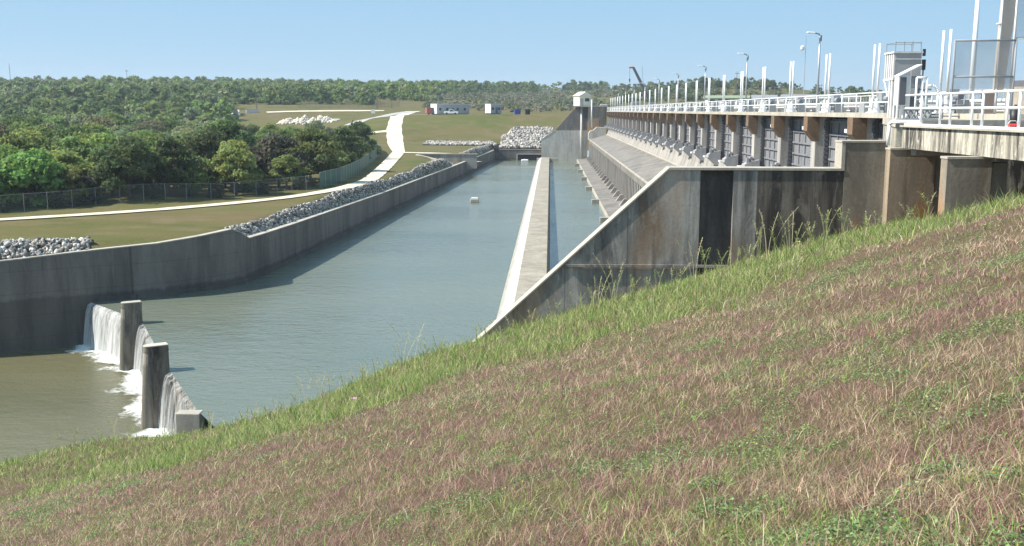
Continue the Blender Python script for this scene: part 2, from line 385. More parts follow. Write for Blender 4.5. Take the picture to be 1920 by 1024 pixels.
# ------------------------------------------------------------------ roads draped over the far ground
def ribbon(name, pts, w, mat, lift=.1, step=2.0, Hf=T):
    P = [np.array(p[:2], float) for p in pts]; ws = w if isinstance(w, list) else [w]*len(P)
    out = []; W = []
    for (a, b, wa, wb) in zip(P, P[1:], ws, ws[1:]):
        n = max(1, int(np.linalg.norm(b-a)/step))
        for i in range(n): out.append(a+(b-a)*i/n); W.append(wa+(wb-wa)*i/n)
    out.append(P[-1]); W.append(ws[-1]); out = np.array(out)
    for _ in range(6): out[1:-1] = (out[:-2]+2*out[1:-1]+out[2:])/4
    t = np.gradient(out, axis=0); t /= np.linalg.norm(t, axis=1)[:, None]; nrm = np.stack([-t[:, 1], t[:, 0]], 1)
    X = []; Y = []
    for q in np.linspace(-.5, .5, 5):
        jit = 1 + .05*np.sin(np.arange(len(out))*1.7 + q*5)
        e = out + nrm*(np.array(W)*jit)[:, None]*q; X.append(e[:, 0]); Y.append(e[:, 1])
    X, Y = np.array(X), np.array(Y); Z = Hf(X, Y) + lift
    return tag(grid_mesh(name, X, Y, Z, mat), kind='structure')
trackA = [(-75,84)] + [tuple(hit(*q)[:2]) for q in [(0,414),(200,402),(400,386),(560,369),(640,355),(690,340),(726,310),(748,285),(741,262),(738,243),(742,228),(757,215),(775,209)]]
ribbon('gravel_road', trackA, [2.4,2.3,2.3,2.3,2.3,2.4,2.5,2.8,3.2,5.2,5.0,4.8,4.8,5.5,7], M['gravel'], .1)
ribbon('gravel_road', [tuple(hit(*q)[:2]) for q in [(752,287),(790,287)]] + [(-17.6, 249.5)], [6, 4, 3.4], M['gravel'], .13)
ribbon('grey_road', [tuple(hit(*q)[:2]) for q in [(655,236),(690,224),(740,214),(775,210)]], [5, 5, 6, 8], M['asphalt'], .14)
ribbon('gravel_road', [(-62,366),(-40,362),(-20,361),(2,360)], [9, 8, 4, 3], M['asphalt'], .12)
ribbon('gravel_road', [tuple(hit(*q)[:2]) for q in [(500,211),(560,209),(640,208),(720,208)]], [4, 4, 4, 4], M['gravel'], .12)
ribbon('gravel_road', [tuple(hit(*q)[:2]) for q in [(690,250),(715,247),(738,246)]], [2, 2, 3], M['gravel'], .11)

# ------------------------------------------------------------------ walls of the basin
def wall_line(name, pts, tops, bottom, thick, side, mat, parent=None):
    """a wall along a plan polyline with a varying top; thick goes to the given side (+1 left of travel, -1 right)"""
    P = np.array(pts, float); t = np.gradient(P, axis=0); t /= np.linalg.norm(t, axis=1)[:, None]; n = np.stack([-t[:, 1], t[:, 0]], 1)*side
    B = P + n*thick; k = len(P); V = []
    for p, b, z in zip(P, B, tops): V += [(p[0], p[1], bottom), (p[0], p[1], z), (b[0], b[1], z), (b[0], b[1], bottom)]
    Fs = []
    for i in range(k-1):
        for j in range(4): Fs.append((i*4+j, i*4+(j+1) % 4, (i+1)*4+(j+1) % 4, (i+1)*4+j))
    Fs += [(0, 1, 2, 3), ((k-1)*4+3, (k-1)*4+2, (k-1)*4+1, (k-1)*4)]
    return MB().add(V, Fs).build(name, mat, parent)
root = empty('channel_wall', (-27.9, 89.2, 0)); tag(root, 'long dark concrete channel wall with a raised corner along the left side of the pool', 'wall')
yy = np.concatenate([np.linspace(60, 92, 40), np.linspace(94, 320, 60)])
yy = np.sort(np.concatenate([yy, [88.6, 91.6]]))
loc = np.array(root.location)
pw = [(float(Xl(y))-loc[0], y-loc[1]) for y in yy]
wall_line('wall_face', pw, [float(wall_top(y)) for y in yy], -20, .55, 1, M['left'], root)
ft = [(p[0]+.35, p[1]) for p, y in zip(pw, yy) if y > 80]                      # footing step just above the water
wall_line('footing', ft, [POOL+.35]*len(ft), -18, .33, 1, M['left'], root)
cp = [(p[0]+.05, p[1]) for p in pw]
o = wall_line('coping', cp, [float(wall_top(y))+.09 for y in yy], -1, .66, 1, M['cap'], root)
# coping is a thin slab lying on the wall: lift its underside to the wall top
me = o.data
for i, v in enumerate(me.vertices):
    if v.co.z < -.5 and abs(v.co.z+1) < 1e-4: v.co.z = float(wall_top(yy[i//4]))+.003

root = empty('end_wall', (-10, 320, 0)); tag(root, 'dark concrete end wall with a culvert opening at the far end of the pool', 'wall')
m = MB(); z0, z1 = -17, -12.15
m.box(-7.2, -.25, .02, 1, z0, z1); m.box(-.25, 7.6, .02, 1, -13.7, z1)
m.build('wall_face', M['left'], root)
MB().box(-.25, 7.6, 2.2, 2.4, z0, -13.7).build('culvert_shade', M['black'], root)  # black sheet stands in for the shade inside the culvert
m = MB(); m.box(-.6, -.25, -.5, .9, z0, -13.45); m.box(-.248, 7.2, -.5, .018, -13.7, -13.45); m.build('culvert_frame', M['cap'], root)
MB().box(-7.2, 7.6, -.03, 1.05, z1+.003, z1+.12).build('coping', M['cap'], root)

# far abutment wall, stepped up to a small shed platform
root = empty('abutment_wall', (0, 320, 0)); tag(root, 'tall pale stained concrete abutment wall with a sloping top at the far end of the dam', 'wall')
poly = [(-2.75,-17),(11.6,-17),(11.6,-6.2),(1.55,-6.2),(-2.75,-9.0)]
MB().prism([(1.55,-6.197),(11.6,-6.197),(11.6,1.05),(8.2,1.05),(5.7,-1.45)], 'y', -1.1, .6).build('wall_face', M['left'], root)
MB().prism(poly, 'y', -1.5, .6).build('wall_face', M['pale'], root)
MB().prism([(-2.85,-9.05),(-2.85,-8.9),(1.5,-6.07),(1.56,-6.19)], 'y', -1.56, .66).build('coping', M['cap'], root)
MB().box(11.602, 17.3, -3.6, .6, -9, 1.05).build('block', M['wing2'], root)
MB().box(7.4, 17.6, -4.0, .9, 1.053, 1.4).build('platform', M['cap'], root)
MB().tube((9.65,-1.75,-15.6),(9.65,-1.75,1.0),.28, n=12).build('drain_pipe', M['white2'], root, True)
MB().tube((12.7,-4.1,-5.2),(12.7,-4.1,3.2),.22, n=10).build('drain_pipe', M['white2'], root, True)
MB().prism([(11.7,-9),(17.2,-9),(17.2,-5.2),(14.2,-5.0),(13.2,-6.0),(12.2,-6.2),(11.7,-7.0)],'y',-5.6,-3.62).build('block', M['pale'], root, bevel=.08)

# the long dividing wall in the basin
root = empty('divider_wall', (-1.5, 200, POOL)); tag(root, 'long low pale concrete dividing wall standing in the pool', 'wall')
m = MB(); a, b = 46-200, 313-200
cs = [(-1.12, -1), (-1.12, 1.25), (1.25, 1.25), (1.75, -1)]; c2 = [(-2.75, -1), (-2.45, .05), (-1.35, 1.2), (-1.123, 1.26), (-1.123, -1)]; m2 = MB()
segs = np.linspace(a, b, 15)
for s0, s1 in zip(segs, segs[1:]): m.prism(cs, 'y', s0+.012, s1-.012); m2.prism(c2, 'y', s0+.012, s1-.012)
m.build('wall_face', M['divider'], root); m2.build('sloped_face', M['litface'], root)
MB().box(-2.6, 4.0, b+.01, b+1.2, -1, 1.0).build('end_block', M['cap'], root)

# near wing wall: sloping end, level run, tower and jogs
WY = 39.0
root = empty('wing_wall', (5, WY, 0)); tag(root, 'big dark stained concrete wing wall with a sloping end above the grass bank', 'wall')
def panel(x0, x1, y, tops, mat, parent, name='wall_panel', bottom=-20, thick=.9):
    x0 -= 5; x1 -= 5; y -= WY
    poly = [(x0, bottom), (x1, bottom), (x1, tops[-1])] + [(q[0]-5, q[1]) for q in tops[1:-1]] + [(x0, tops[0])]
    return MB().prism(poly, 'y', y, y+thick).build(name, mat, parent)
sl = (-2.23+9.33)/(4.55+3.15)
zs = lambda x: -2.23 - (4.55-x)*sl
panel(-14, .6, WY, [zs(-14), zs(.6)], M['wing'], root)
panel(.612, 3.0, WY, [zs(.612), zs(3.0)], M['wing'], root)
panel(3.012, 5.74, WY, [zs(3.012), (4.55, -2.23), -2.25], M['wing'], root)
panel(5.741, 7.0, WY+.16, [-2.27, -2.27], M['darkpanel'], root)  # jogged panel in a much darker concrete than its neighbours
panel(7.001, 7.9, WY, [-2.27, -2.27], M['wing'], root)
panel(7.905, 11.15, WY, [-2.27, -2.27], M['wing3'], root)
panel(11.151, 12.72, WY-.02, [-1.2, -1.2], M['wing2'], root)
m = MB()                                                               # light capping along the top
m.prism([(-19, zs(-14)+.003), (-.45, -2.225), (-.45, -2.15), (-19, zs(-14)+.08)], 'y', -.05, .95)
m.prism([(-.448, -2.245), (6.145, -2.262), (6.145, -2.175), (-.448, -2.15)], 'y', -.05, 1.06)
m.box(6.02, 6.148, -.03, .9, -2.17, -1.2); m.box(6.0, 7.74, -.06, .92, -1.197, -1.13)  # upright strip: sun on the tower's left side put into pale colour
m.build('coping', M['cap'], root)
MB().box(-4.39, 6.1, -.09, -.02, -6.0, -5.9).build('joint_ledge', M['wing'], root)

def stub(x0, x1, y, top, deep, label, mat='wing2'):
    r = empty('abutment_wall', ((x0+x1)/2, y, 0)); tag(r, label, 'wall'); h = (x1-x0)/2
    MB().box(-h, h, 0, .5, -9, top).build('wall_face', M[mat], r)
    MB().box(-h-.02, h+.02, -.03, .53, top+.003, top+.07).build('coping', M['cap'], r)
    MB().box(h+.02, h+.5, .1, deep, -9, top-.12).build('return_wall', M['face'], r)
    return r
stub(12.36, 14.0, 37.55, -1.42, 1.2, 'rust streaked concrete abutment panel under the bridge beside the tall wall block', 'rustwall')
stub(11.72, 13.02, 30.5, -1.42, 3.3, 'brown concrete abutment panel under the bridge nearest the right edge')
stub(12.75, 14.6, 26.6, -1.42, 2.5, 'concrete panel at the right edge of the picture under the bridge')

# right bank kerb wall of the weir, half buried in the grass
root = empty('bank_wall', (-19, 50, 0)); tag(root, 'low concrete bank wall half buried in grass beside the weir', 'wall')
MB().box(-.3, 1.0, -.15, .55, -21, -15.46).build('wall_face', M['cap'], root, bevel=.04)

# ------------------------------------------------------------------ the weir and its falling water
root = empty('weir', (-27, 65, TAIL)); tag(root, 'small concrete weir with two tall piers where the pool spills over', 'weir')
def loc2(p): return np.array(p)-np.array([-27, 65])
dirw = np.array([.54, -.84]); dn = np.array([-.84, -.54])
for i, ((x, y)) in enumerate(WE[1:3]):
    c = loc2([(-30.75, 72.1), (-23.65, 58.55)][i]) - dn*.2; L = 1.05; hw = .35; n = 10
    prof = []
    for a in np.linspace(-90, 90, n): prof.append((L*.5+hw*math.cos(R(a)), hw*math.sin(R(a))))
    prof += [(-L*.5, hw), (-L*.5, -hw)]
    def wp(u, v): q = c + dn*u + dirw*v; return (q[0], q[1])
    bot = [wp(u*1.5 if u > 0 else u, v*1.08) for u, v in prof]; topp = [wp(u*.97, v*.94) for u, v in prof]; kk = len(prof)
    MB().add([(*q, -1) for q in bot]+[(*q, 4.72) for q in topp], [tuple(range(kk))[::-1], tuple(range(kk, 2*kk))]+[(q, (q+1) % kk, kk+(q+1) % kk, kk+q) for q in range(kk)]).build('pier', M['weir'], root)
    nz_ = [wp(u*1.52+.03, v*1.0) for u, v in prof[1:-3]]; nt_ = [wp(u*1.0+.03, v*.90) for u, v in prof[1:-3]]; kk = len(nz_)
    MB().add([(*q, -1) for q in nz_]+[(*q, 4.6) for q in nt_], [tuple(range(kk))[::-1], tuple(range(kk, 2*kk))]+[(q, (q+1) % kk, kk+(q+1) % kk, kk+q) for q in range(kk)]).build('pier_nose', M['divider'], root)
    MB().prism([wp(u, v) for u, v in prof], 'z', 4.723, 5.05).build('pier_cap', M['weir'], root, bevel=.02)
    MB().prism([wp(u*1.01, v*1.02) for u, v in prof], 'z', 5.053, 5.12).build('pier_top', M['cap'], root, bevel=.02)
for a, b in zip(WE, WE[1:]):
    a, b = loc2(a), loc2(b); q = [a-dn*.1, b-dn*.1, b-dn*1.0, a-dn*1.0]
    MB().prism([tuple(p) for p in q], 'z', -1, 3.38).build('crest_wall', M['weir'], root)
for j, (a, b) in enumerate(zip(WE, WE[1:])):
    a, b = np.array(a), np.array(b); L = np.linalg.norm(b-a); d = (b-a)/L
    a = a + d*(.25 if j == 0 else .5); b = b - d*(.5 if j < 2 else .1)
    nn, mm = 40, 14; V = []; C = []
    for i in range(nn+1):
        p = a+(b-a)*i/nn
        for k in range(mm+1):
            t = k/mm; drop = 3.6*t**1.15; out = .10 + .75*math.sqrt(t)+(.05*math.sin(i*1.9+j)+.03*math.sin(i*4.3))*t
            q = p + dn*out*(1 if k else .0); V.append((q[0], q[1], POOL+.03-drop))
            C.append([[.46, .34, .26][j]+.22*t+.10*math.sin(i*.9+j*2)*math.sin(i*.37)+.05*math.sin(i*2.7+j)]*3)
    i = np.arange(nn)[:, None]*(mm+1)+np.arange(mm)[None]; q = np.stack([i, i+1, i+mm+2, i+mm+1], -1).reshape(-1, 4)
    o = np_obj('waterfall', np_mesh('waterfall', V, quads=q, colors=np.array(C), mat=M['fall'], smooth=True))
    tag(o, ['white sheet of water falling between the left wall and the first pier', 'white sheet of water falling between the two weir piers',
            'thin sheet of water falling right of the second pier beside the grass'][j], 'waterfall', kind='stuff')
# foam on the lower pool below the weir
nu, nv = 70, 26; V = []; C = []
for i in range(nu+1):
    s = i/nu*3; j = min(int(s), 2); p = np.array(WE[j])+(np.array(WE[j+1])-np.array(WE[j]))*(s-j)
    for k in range(nv+1):
        t = k/nv; q = p + dn*(.45+6.2*t*(.6+.4*math.sin(i*.35)**2)); V.append((q[0], q[1], TAIL+.03+.13*(1-t)*random.random()))
        C.append([max(.0, (.84 if s < 2.6 else .5)-1.2*t+.10*math.sin(i*.83)*math.sin(i*.31+k*.4))]*3)
i = np.arange(nu)[:, None]*(nv+1)+np.arange(nv)[None]; q = np.stack([i, i+1, i+nv+2, i+nv+1], -1).reshape(-1, 4)
tag(np_obj('foam', np_mesh('foam', V, quads=q, colors=np.array(C), mat=M['foam'], smooth=True)), 'white foam churning on the lower pool below the weir', 'foam', kind='stuff')

# ------------------------------------------------------------------ the gated dam
PX, Y0, DY, NB = 18.3, 48.65, 10.13, 27
dam = empty('dam', (PX, Y0, 0)); tag(dam, 'long concrete gated dam with a row of rusty topped piers and grey gates', 'dam')
YE = 319.5 - Y0
def X_(x): return x - PX
# lower ogee, apron slab, ported face, ledge
MB().prism([(X_(17.9), -5.2), (X_(17.72), -6.2), (X_(17.3), -7.32), (X_(17.3), -12), (X_(22), -12), (X_(22), -5.2)], 'y', -8, YE).build('spillway_wall', M['face'], dam)
m = MB()
sg = np.linspace(-8, 317.2-Y0, 28)
for a, b in zip(sg, sg[1:]): m.prism([(X_(12.0), -8.85), (X_(17.298), -7.3), (X_(17.298), -8.6), (X_(12.0), -9.9)], 'y', a+.012, b-.012)
m.build('apron', M['apron'], dam)
m = MB(); m.box(X_(16.95), X_(17.296), -8, 317.2-Y0, -7.36, -7.22); m.box(X_(11.9), X_(12.12), -8, 317.2-Y0, -8.99, -8.78); m.build('apron_edge', M['cap'], dam)
MB().box(X_(12.02), X_(12.2), 317.2-Y0+.02, 318.2-Y0, -15, -8.7).build('apron_end', M['cap'], dam)
MB().box(X_(12.55), X_(17), -8, 317-Y0, -18, -9.2).build('ported_wall', M['left'], dam)
rib = None
for i in range(98):                                            # upright ribs between the ports under the apron edge
    yy = (316-Y0) - i*2.75
    if rib is None:
        rib = MB().box(0, .5, -.42, .42, -15.3, -9.75).build('rib', M['face'], dam); o = rib
    else: o = rib.copy(); col.objects.link(o)
    o.location = (X_(12.05), yy, 0)
m = MB(); m.prism([(X_(8.45), -17), (X_(8.45), -15.05), (X_(12.9), -14.6), (X_(12.9), -17)], 'y', -8, 318-Y0); m.build('basin_ledge', M['apron'], dam)
MB().box(X_(8.28), X_(8.45), -8.0, 318-Y0, -17, -14.98).build('ledge_edge', M['cap'], dam)
bb = None
for k in range(7):
    yy = 113 + k*29 - Y0
    if bb is None: bb = MB().obox((0, 0, 0), (1.25, 1.1, .9)).build('baffle_block', M['face'], dam, bevel=.05); o = bb
    else: o = bb.copy(); col.objects.link(o)
    o.location = (X_(7.65), yy, -15.25)
dk = None
for k in range(24):                                            # low blocks at the foot of the ported wall
    if dk is None: dk = MB().prism([(-.9, -.9), (.5, -.9), (.5, .55), (.1, .55)], 'y', -.45, .45).build('dentate_block', M['face'], dam); o = dk
    else: o = dk.copy(); col.objects.link(o)
    o.location = (X_(11.5), 118+k*8.3-Y0, -14.3)
# deck
m = MB(); m.box(X_(17.28), X_(22.3), -9.5, YE, -.40, -.14); m.build('deck', M['cap'], dam)
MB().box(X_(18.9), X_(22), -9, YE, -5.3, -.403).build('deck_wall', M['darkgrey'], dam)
# one pier with its corbel, steel guide and foot; one gate; then copies
pier = empty('pier', (0, 0, 0)); pier.parent = dam
MB().box(X_(17.56), X_(18.88), -.52, .52, -5.2, -.403).build('shaft', M['pier'], pier)
MB().prism([(X_(16.98), -.41), (X_(17.78), -.41), (X_(17.78), -2.0), (X_(17.5), -2.0), (X_(16.98), -1.35)], 'y', -.56, .5).build('corbel', M['rust'], pier)
m = MB()
for k in range(15): m.box(X_(18.08), X_(18.36), -.66, -.53, -4.9+k*.29, -4.74+k*.29)
m.box(X_(18.22), X_(18.40), -.64, -.525, -5.1, -.45); m.build('toothed_guide', M['darkgrey'], pier)
m = MB(); m.prism([(X_(16.7), -4.95), (X_(16.75), -4.6), (X_(17.3), -4.35), (X_(18.0), -4.2), (X_(18.0), -5.7), (X_(17.6), -5.75)], 'y', -1.0, .5)
for k in range(4): m.obox((X_(17.0+k*.27), -.8+.3*k, -4.3+.12*k), (.22, .3, .5), Matrix.Rotation(.5*k, 3, 'Y'))
m.build('hinge_bracket', M['steel2'], pier)
MB().box(X_(16.55), X_(17.5), .52, 1.7, -5.0, -4.82).build('foot_ledge', M['white2'], pier)
gate = empty('gate', (0, 0, 0)); gate.parent = dam
MB().box(X_(18.52), X_(18.70), .53, DY-.53, -5.15, -.55).build('leaf', M['steel'], gate)
m = MB()
for k in range(6): m.box(X_(18.40), X_(18.519), 1.95, DY-.7, -4.9+k*.82, -4.78+k*.82)
for k in range(5): m.box(X_(18.44), X_(18.517), 2.3+k*1.75, 2.42+k*1.75, -5.0, -.7)
m.build('stiffener', M['steel'], gate)
m = MB()
for k in range(13): m.prism([(X_(17.86), -4.85+k*.21), (X_(18.16), -4.75+k*.21), (X_(18.16), -4.66+k*.21), (X_(17.86), -4.72+k*.21)], 'y', 1.72, 1.86)
m.tube((X_(18.16), 1.8, -5.1), (X_(18.16), 1.8, -2.05), .07, n=6); m.tube((X_(18.16), 1.8, -2.05), (X_(17.62), 1.8, -1.35), .05, n=6)
m.build('side_ladder', M['steel2'], gate)
MB().box(X_(17.25), X_(18.1), .57, 1.95, -1.30, -1.08).build('ledge_beam', M['white'], gate)
for i in range(1, NB):
    p = copy_tree(pier, dam); p.location = (0, i*DY, 0)
    if i < NB-1: g = copy_tree(gate, dam); g.location = (0, i*DY, 0)

# twin gate hoist stems
hp = empty('gate_hoist', (PX, Y0, -.137))
for s in (-.43, .43):
    MB().tube((0, s, .74), (0, s, 3.8), .068, .062, 12).build('stem_pipe', M['white'], hp, True)
    m = MB(); m.tube((0, s, .05), (0, s, .72), .21, .10, 10); m.box(-.26, .26, s-.26, s+.26, 0, .05); m.tube((0, s, .70), (0, s, .78), .13, .13, 10)
    m.build('pedestal', M['white'], hp)
m = MB(); m.box(.45, 1.0, -.55, .55, 0, .62); m.tube((.2, -.43, .5), (.2, .43, .5), .07); m.tube((.72, -.3, .8), (.72, .3, .8), .17, n=10)
m.build('gearbox', M['grey'], hp)
m = MB(); m.box(.9, 1.35, 1.6, 2.3, .35, 1.15); m.box(1.05, 1.15, 1.7, 1.8, 0, .36); m.box(1.05, 1.15, 2.1, 2.2, 0, .36); m.build('control_box', M['galv'], hp); MB().box(.6, 1.2, 3.9, 4.9, 0, .55).build('valve_box', M['galv'], hp)
m = MB(); m.path([(.7, .55, .35), (.7, 4.4, .35), (1.1, 4.4, .35), (1.1, 4.4, 1.0)], .05, 6); m.tube((0, -.43, .95), (0, .43, .95), .04); m.build('hydraulic_pipe', M['white2'], hp)
for i in range(NB):
    o = hp if i == 0 else copy_tree(hp)
    o.location = (PX, Y0+i*DY, -.137)
    tag(o, 'pair of white hoist stem pipes, %s from the near right end of the dam' % ordinal(i+1), 'gate hoist', 'white twin gate hoist stems along the dam')

# handrails along the deck
def railing(name, p0, p1, h, step, mat, label, mids=(.5,), r=.03, cat='railing', group=None, picket=0, pr=None):
    p0, p1 = Vector(p0), Vector(p1); d = p1-p0; L = d.length; root = empty(name, p0); tag(root, label, cat, group)
    for q in (h,)+tuple(h*x for x in mids):
        MB().tube((0, 0, q), d+Vector((0, 0, q)), r, n=8).build('rail', mat, root, True)
    n = max(1, round(L/step)); post = None
    for i in range(n+1):
        if post is None: post = MB().tube((0, 0, 0), (0, 0, h-r), pr or r, n=8).build('post', mat, root, True); o = post
        else: o = post.copy(); col.objects.link(o)
        o.location = d*(i/n)
    if picket:
        m = MB(); k = int(L/picket)
        for i in range(k): q = d*((i+.5)/k); m.tube(q+Vector((0, 0, .08)), q+Vector((0, 0, h*.92)), .013, n=4)
        m.build('pickets', mat, root)
    return root
railing('handrail', (17.42, 50.5, -.137), (17.42, 318, -.137), 1.07, 2.9, M['white'], 'white pipe handrail along the front edge of the dam deck', (.52,), .032)
railing('handrail', (22.0, 50.5, -.137), (22.0, 318, -.137), 1.12, 2.9, M['white2'], 'white picket handrail along the reservoir side of the dam deck', (.55, .1), .035, picket=.62)
m = MB(); m.box(22.02, 22.035, 50.6, 318, -.05, .95); fo = m.build('wire_mesh', M['chain'], [o for o in col.objects if o.name == 'handrail.001'][0]); fo.location = (-22.0, -50.5, .137)
m = MB(); m.path([(21.0, 46, .45), (21.0, 318, .45)], .09, 8); m.path([(20.6, 46, .25), (20.6, 318, .25)], .06, 8)
pr = empty('conduit', (0, 0, 0)); tag(pr, 'white conduit pipes running along the dam deck behind the hoists', 'pipe')
m.build('pipe', M['white2'], pr, True)
m = MB()
for i in range(80): m.box(20.45, 21.15, 47+i*3.4, 47.1+i*3.4, -.137, .17)
m.build('pipe_support', M['galv'], pr)

# deck lamps
lamp = empty('street_lamp', (21.3, 83, -.14))
MB().tube((0, 0, 0), (0, 0, 6.0), .10, .065, 10).build('pole', M['galv'], lamp, True)
m = MB(); m.tube((0, 0, 5.9), (-.1, 0, 6.12), .05); m.tube((-.1, 0, 6.1), (-.5, 0, 6.2), .045); m.box(.0, .12, -.1, .1, 5.55, 6.0); m.build('arm', M['darkgrey'], lamp)
MB().obox((-.72, 0, 6.2), (.62, .30, .13), Matrix.Rotation(.08, 3, 'Y')).build('lamp_head', M['white'], lamp, bevel=.03)
for i in range(9):
    o = lamp if i == 0 else copy_tree(lamp); o.location = (21.3, 83+i*30, -.14)
    tag(o, 'grey deck lamp on a tall pole, %s beyond the near one cut by the frame' % ordinal(i+1), 'street lamp', 'lamp posts along the dam deck')
lp = empty('street_lamp', (21.4, 53.2, -.14)); tag(lp, 'thick white lamp pole rising out of the picture behind the wire screen', 'street lamp', 'lamp posts along the dam deck')
MB().tube((0, 0, 0), (0, 0, 6.6), .145, .10, 14).build('pole', M['white'], lp, True)
MB().obox((-.5, 0, 6.65), (.9, .3, .14)).build('lamp_head', M['white'], lp)
an = empty('antenna_mast', (22.4, 92, -.14)); tag(an, 'thin antenna mast with a small white camera dome beside a hoist', 'antenna')
MB().tube((0, 0, 0), (0, 0, 6.6), .028, .02, 6).build('mast', M['galv'], an)
m = MB(); m.obox((-.28, 0, 5.55), (.34, .3, .42)); m.build('camera_dome', M['white'], an, bevel=.1)

# ------------------------------------------------------------------ bridge to the crest road at the right
br = empty('road_bridge', (12.7, 37.4, 0)); tag(br, 'streaked pale concrete bridge carrying the crest road to the dam', 'bridge')
m = MB(); m.box(.2, 12, -30, 0, -.86, -.60); m.build('deck', M['slab'], br)
m = MB()
for a, b in ((-30, -6.3), (-6.28, -3.1), (-3.08, 0)): m.box(0, .34, a, b, -1.34, -.59)
m.build('girder', M['girder'], br)
MB().box(-.10, .34, -30, .03, -.588, -.53).build('kerb', M['cap'], br)
MB().box(.342, 11, -.5, 0, -1.6, -.87).build('end_beam', M['cap'], br)
ab = empty('abutment_block', (13, 38, 0)); tag(ab, 'pale concrete end block of the dam beneath the solar cabinet', 'abutment')
MB().prism([(-.28, .1), (12, .1), (12, 9.8), (2.35, 9.8)], 'z', -6, -.62).build('block', M['girder'], ab)
MB().prism([(-.05, .2), (12, .2), (12, 9.6), (2.55, 9.6)], 'z', -.618, -.35).build('slab', M['slab'], ab)
MB().prism([(-.34, .05), (-.08, .05), (2.5, 9.75), (2.28, 9.75)], 'z', -.617, -.3).build('kerb', M['cap'], ab)

rail = empty('bridge_railing', (12.82, 37.3, -.53)); tag(rail, 'white double pipe railing on the edge of the concrete bridge', 'railing')
for z in (1.06, .60): MB().tube((0, .3, z), (0, -22, z), .04, n=10).build('rail', M['white'], rail, True)
MB().box(-.05, .05, -22, .2, .002, .07).build('toe_board', M['white'], rail)
pst = None
for y in (36.0, 34.25, 33.4, 31.7, 30.95, 29.3, 28.55, 26.9, 26.1, 24.5, 23.7):
    if pst is None: pst = MB().tube((0, 0, 0), (0, 0, 1.03), .04, n=10).build('post', M['white'], rail, True); o = pst
    else: o = pst.copy(); col.objects.link(o)
    o.location = (0, y-37.3, 0)
m = MB(); m.path([(-.35, .9, -.75), (-.35, .9, .0), (-.28, .8, .12), (.1, .2, .12), (.2, -.8, .12)], .07, 8); m.build('end_pipe', M['white'], rail, True)

# right side clutter on the end block, standing on z -0.35
G = -.35
def at(px, py, Y): return U(px, py, Y=Y)
t = empty('hoist_tower', (15.1, 46, G)); tag(t, 'tall narrow white and grey steel housing with a small railing on its roof', 'tower')
m = MB(); m.box(0, 1.15, 0, 1.25, 1.72, 2.82); m.box(0, 1.15, 0, .62, 0, 1.718); m.build('cladding', paint('tower_grey', (.36, .36, .36), .6, .3), t)
m = MB()
for k in range(5): m.box(-.035, -.003, .05+k*.26, .18+k*.26, 1.75, 2.8)
for k in range(2): m.box(-.035, -.003, .06+k*.3, .22+k*.3, .05, 1.7)
m.build('ribbed_siding', M['white2'], t)
m = MB(); m.box(-.07, 1.2, -.05, 1.3, 2.823, 2.9); m.box(-.06, -.002, -.03, 1.28, 1.66, 1.74); m.box(.02, 1.14, -.025, -.002, 2.55, 2.6); m.build('trim', M['white2'], t)
m = MB(); m.tube((-.02, 1.2, 1.7), (-.02, .64, .95), .04); m.build('bracket', M['white'], t)
m = MB()
for q in ((0, 0), (0, 1.2), (1.1, 0), (.38, 0), (.74, 0), (1.1, 1.2)): m.tube((q[0], q[1], 2.9), (q[0], q[1], 3.32), .02, n=5)
for a, b in (((0, 0), (1.1, 0)), ((0, 0), (0, 1.2)), ((1.1, 0), (1.1, 1.2)), ((0, 1.2), (1.1, 1.2))): m.tube((*a, 3.28), (*b, 3.28), .018, n=5)
m.build('roof_railing', M['grey'], t)
m = MB(); m.box(1.2, 1.32, -.08, .08, 2.1, 2.55); m.tube((1.25, 0, 2.7), (1.25, 0, 3.0), .07); m.tube((1.25, 0, 1.5), (1.25, 0, 2.2), .03); m.build('lamp_fitting', M['black'], t)

t = empty('solar_cabinet', (13.3, 40, G)); tag(t, 'grey equipment cabinet with a tilted white solar panel above it', 'cabinet')
m = MB(); m.box(.02, .44, 0, .5, .52, 1.66); m.build('cabinet_body', M['white2'], t, bevel=.02)
MB().box(.07, .31, -.03, -.002, .56, 1.6).build('cabinet_door', M['darkgrey'], t)
m = MB()
for q in ((.04, .05), (.4, .05), (.04, .45), (.4, .45), (.2, .1)): m.tube((q[0], q[1], 0), (q[0], q[1], .53), .035, n=6)
m.tube((.55, .3, 0), (.55, .3, 1.9), .04, n=6); m.build('leg', M['white'], t)
m = MB(); m.obox((.43, .25, 1.86), (.95, .62, .035), Matrix.Rotation(-.47, 3, 'Y')); m.build('solar_panel', M['white'], t)
t = empty('electrical_box', (13.98, 41, G)); tag(t, 'square grey electrical box on legs right of the solar panel', 'cabinet')
MB().box(0, .56, 0, .4, 1.22, 1.66).build('box_body', M['grey'], t, bevel=.02); MB().box(-.03, .6, -.04, .44, 1.663, 1.7).build('lid', M['galv'], t)
m = MB()
for q in ((.05, .05), (.5, .05), (.05, .35), (.5, .35)): m.tube((q[0], q[1], 0), (q[0], q[1], 1.22), .035, n=6)
m.box(.1, .46, .05, .3, .5, 1.0); m.build('frame', M['darkgrey'], t)
t = empty('pipe_gate', (13.62, 38.9, G)); tag(t, 'narrow white pipe gate frame in front of the grey electrical box', 'gate')
m = MB(); m.path([(0, 0, 0), (0, 0, 1.55), (.38, 0, 1.55), (.38, 0, 0)], .04, 8); m.tube((0, 0, .75), (.38, 0, .75), .03); m.tube((.22, 0, 0), (.22, 0, 1.55), .03); m.build('frame', M['white'], t, True)
t = empty('vent_pipe', (14.1, 39.2, G)); tag(t, 'white bent vent pipe curving down beside the pipe gate', 'pipe')
pts = [(0, 0, 1.25)] + [(.22+.22*math.sin(a), 0, .98+.27*math.cos(a)) for a in np.linspace(0, 1.5, 6)] + [(.46, 0, .2)]
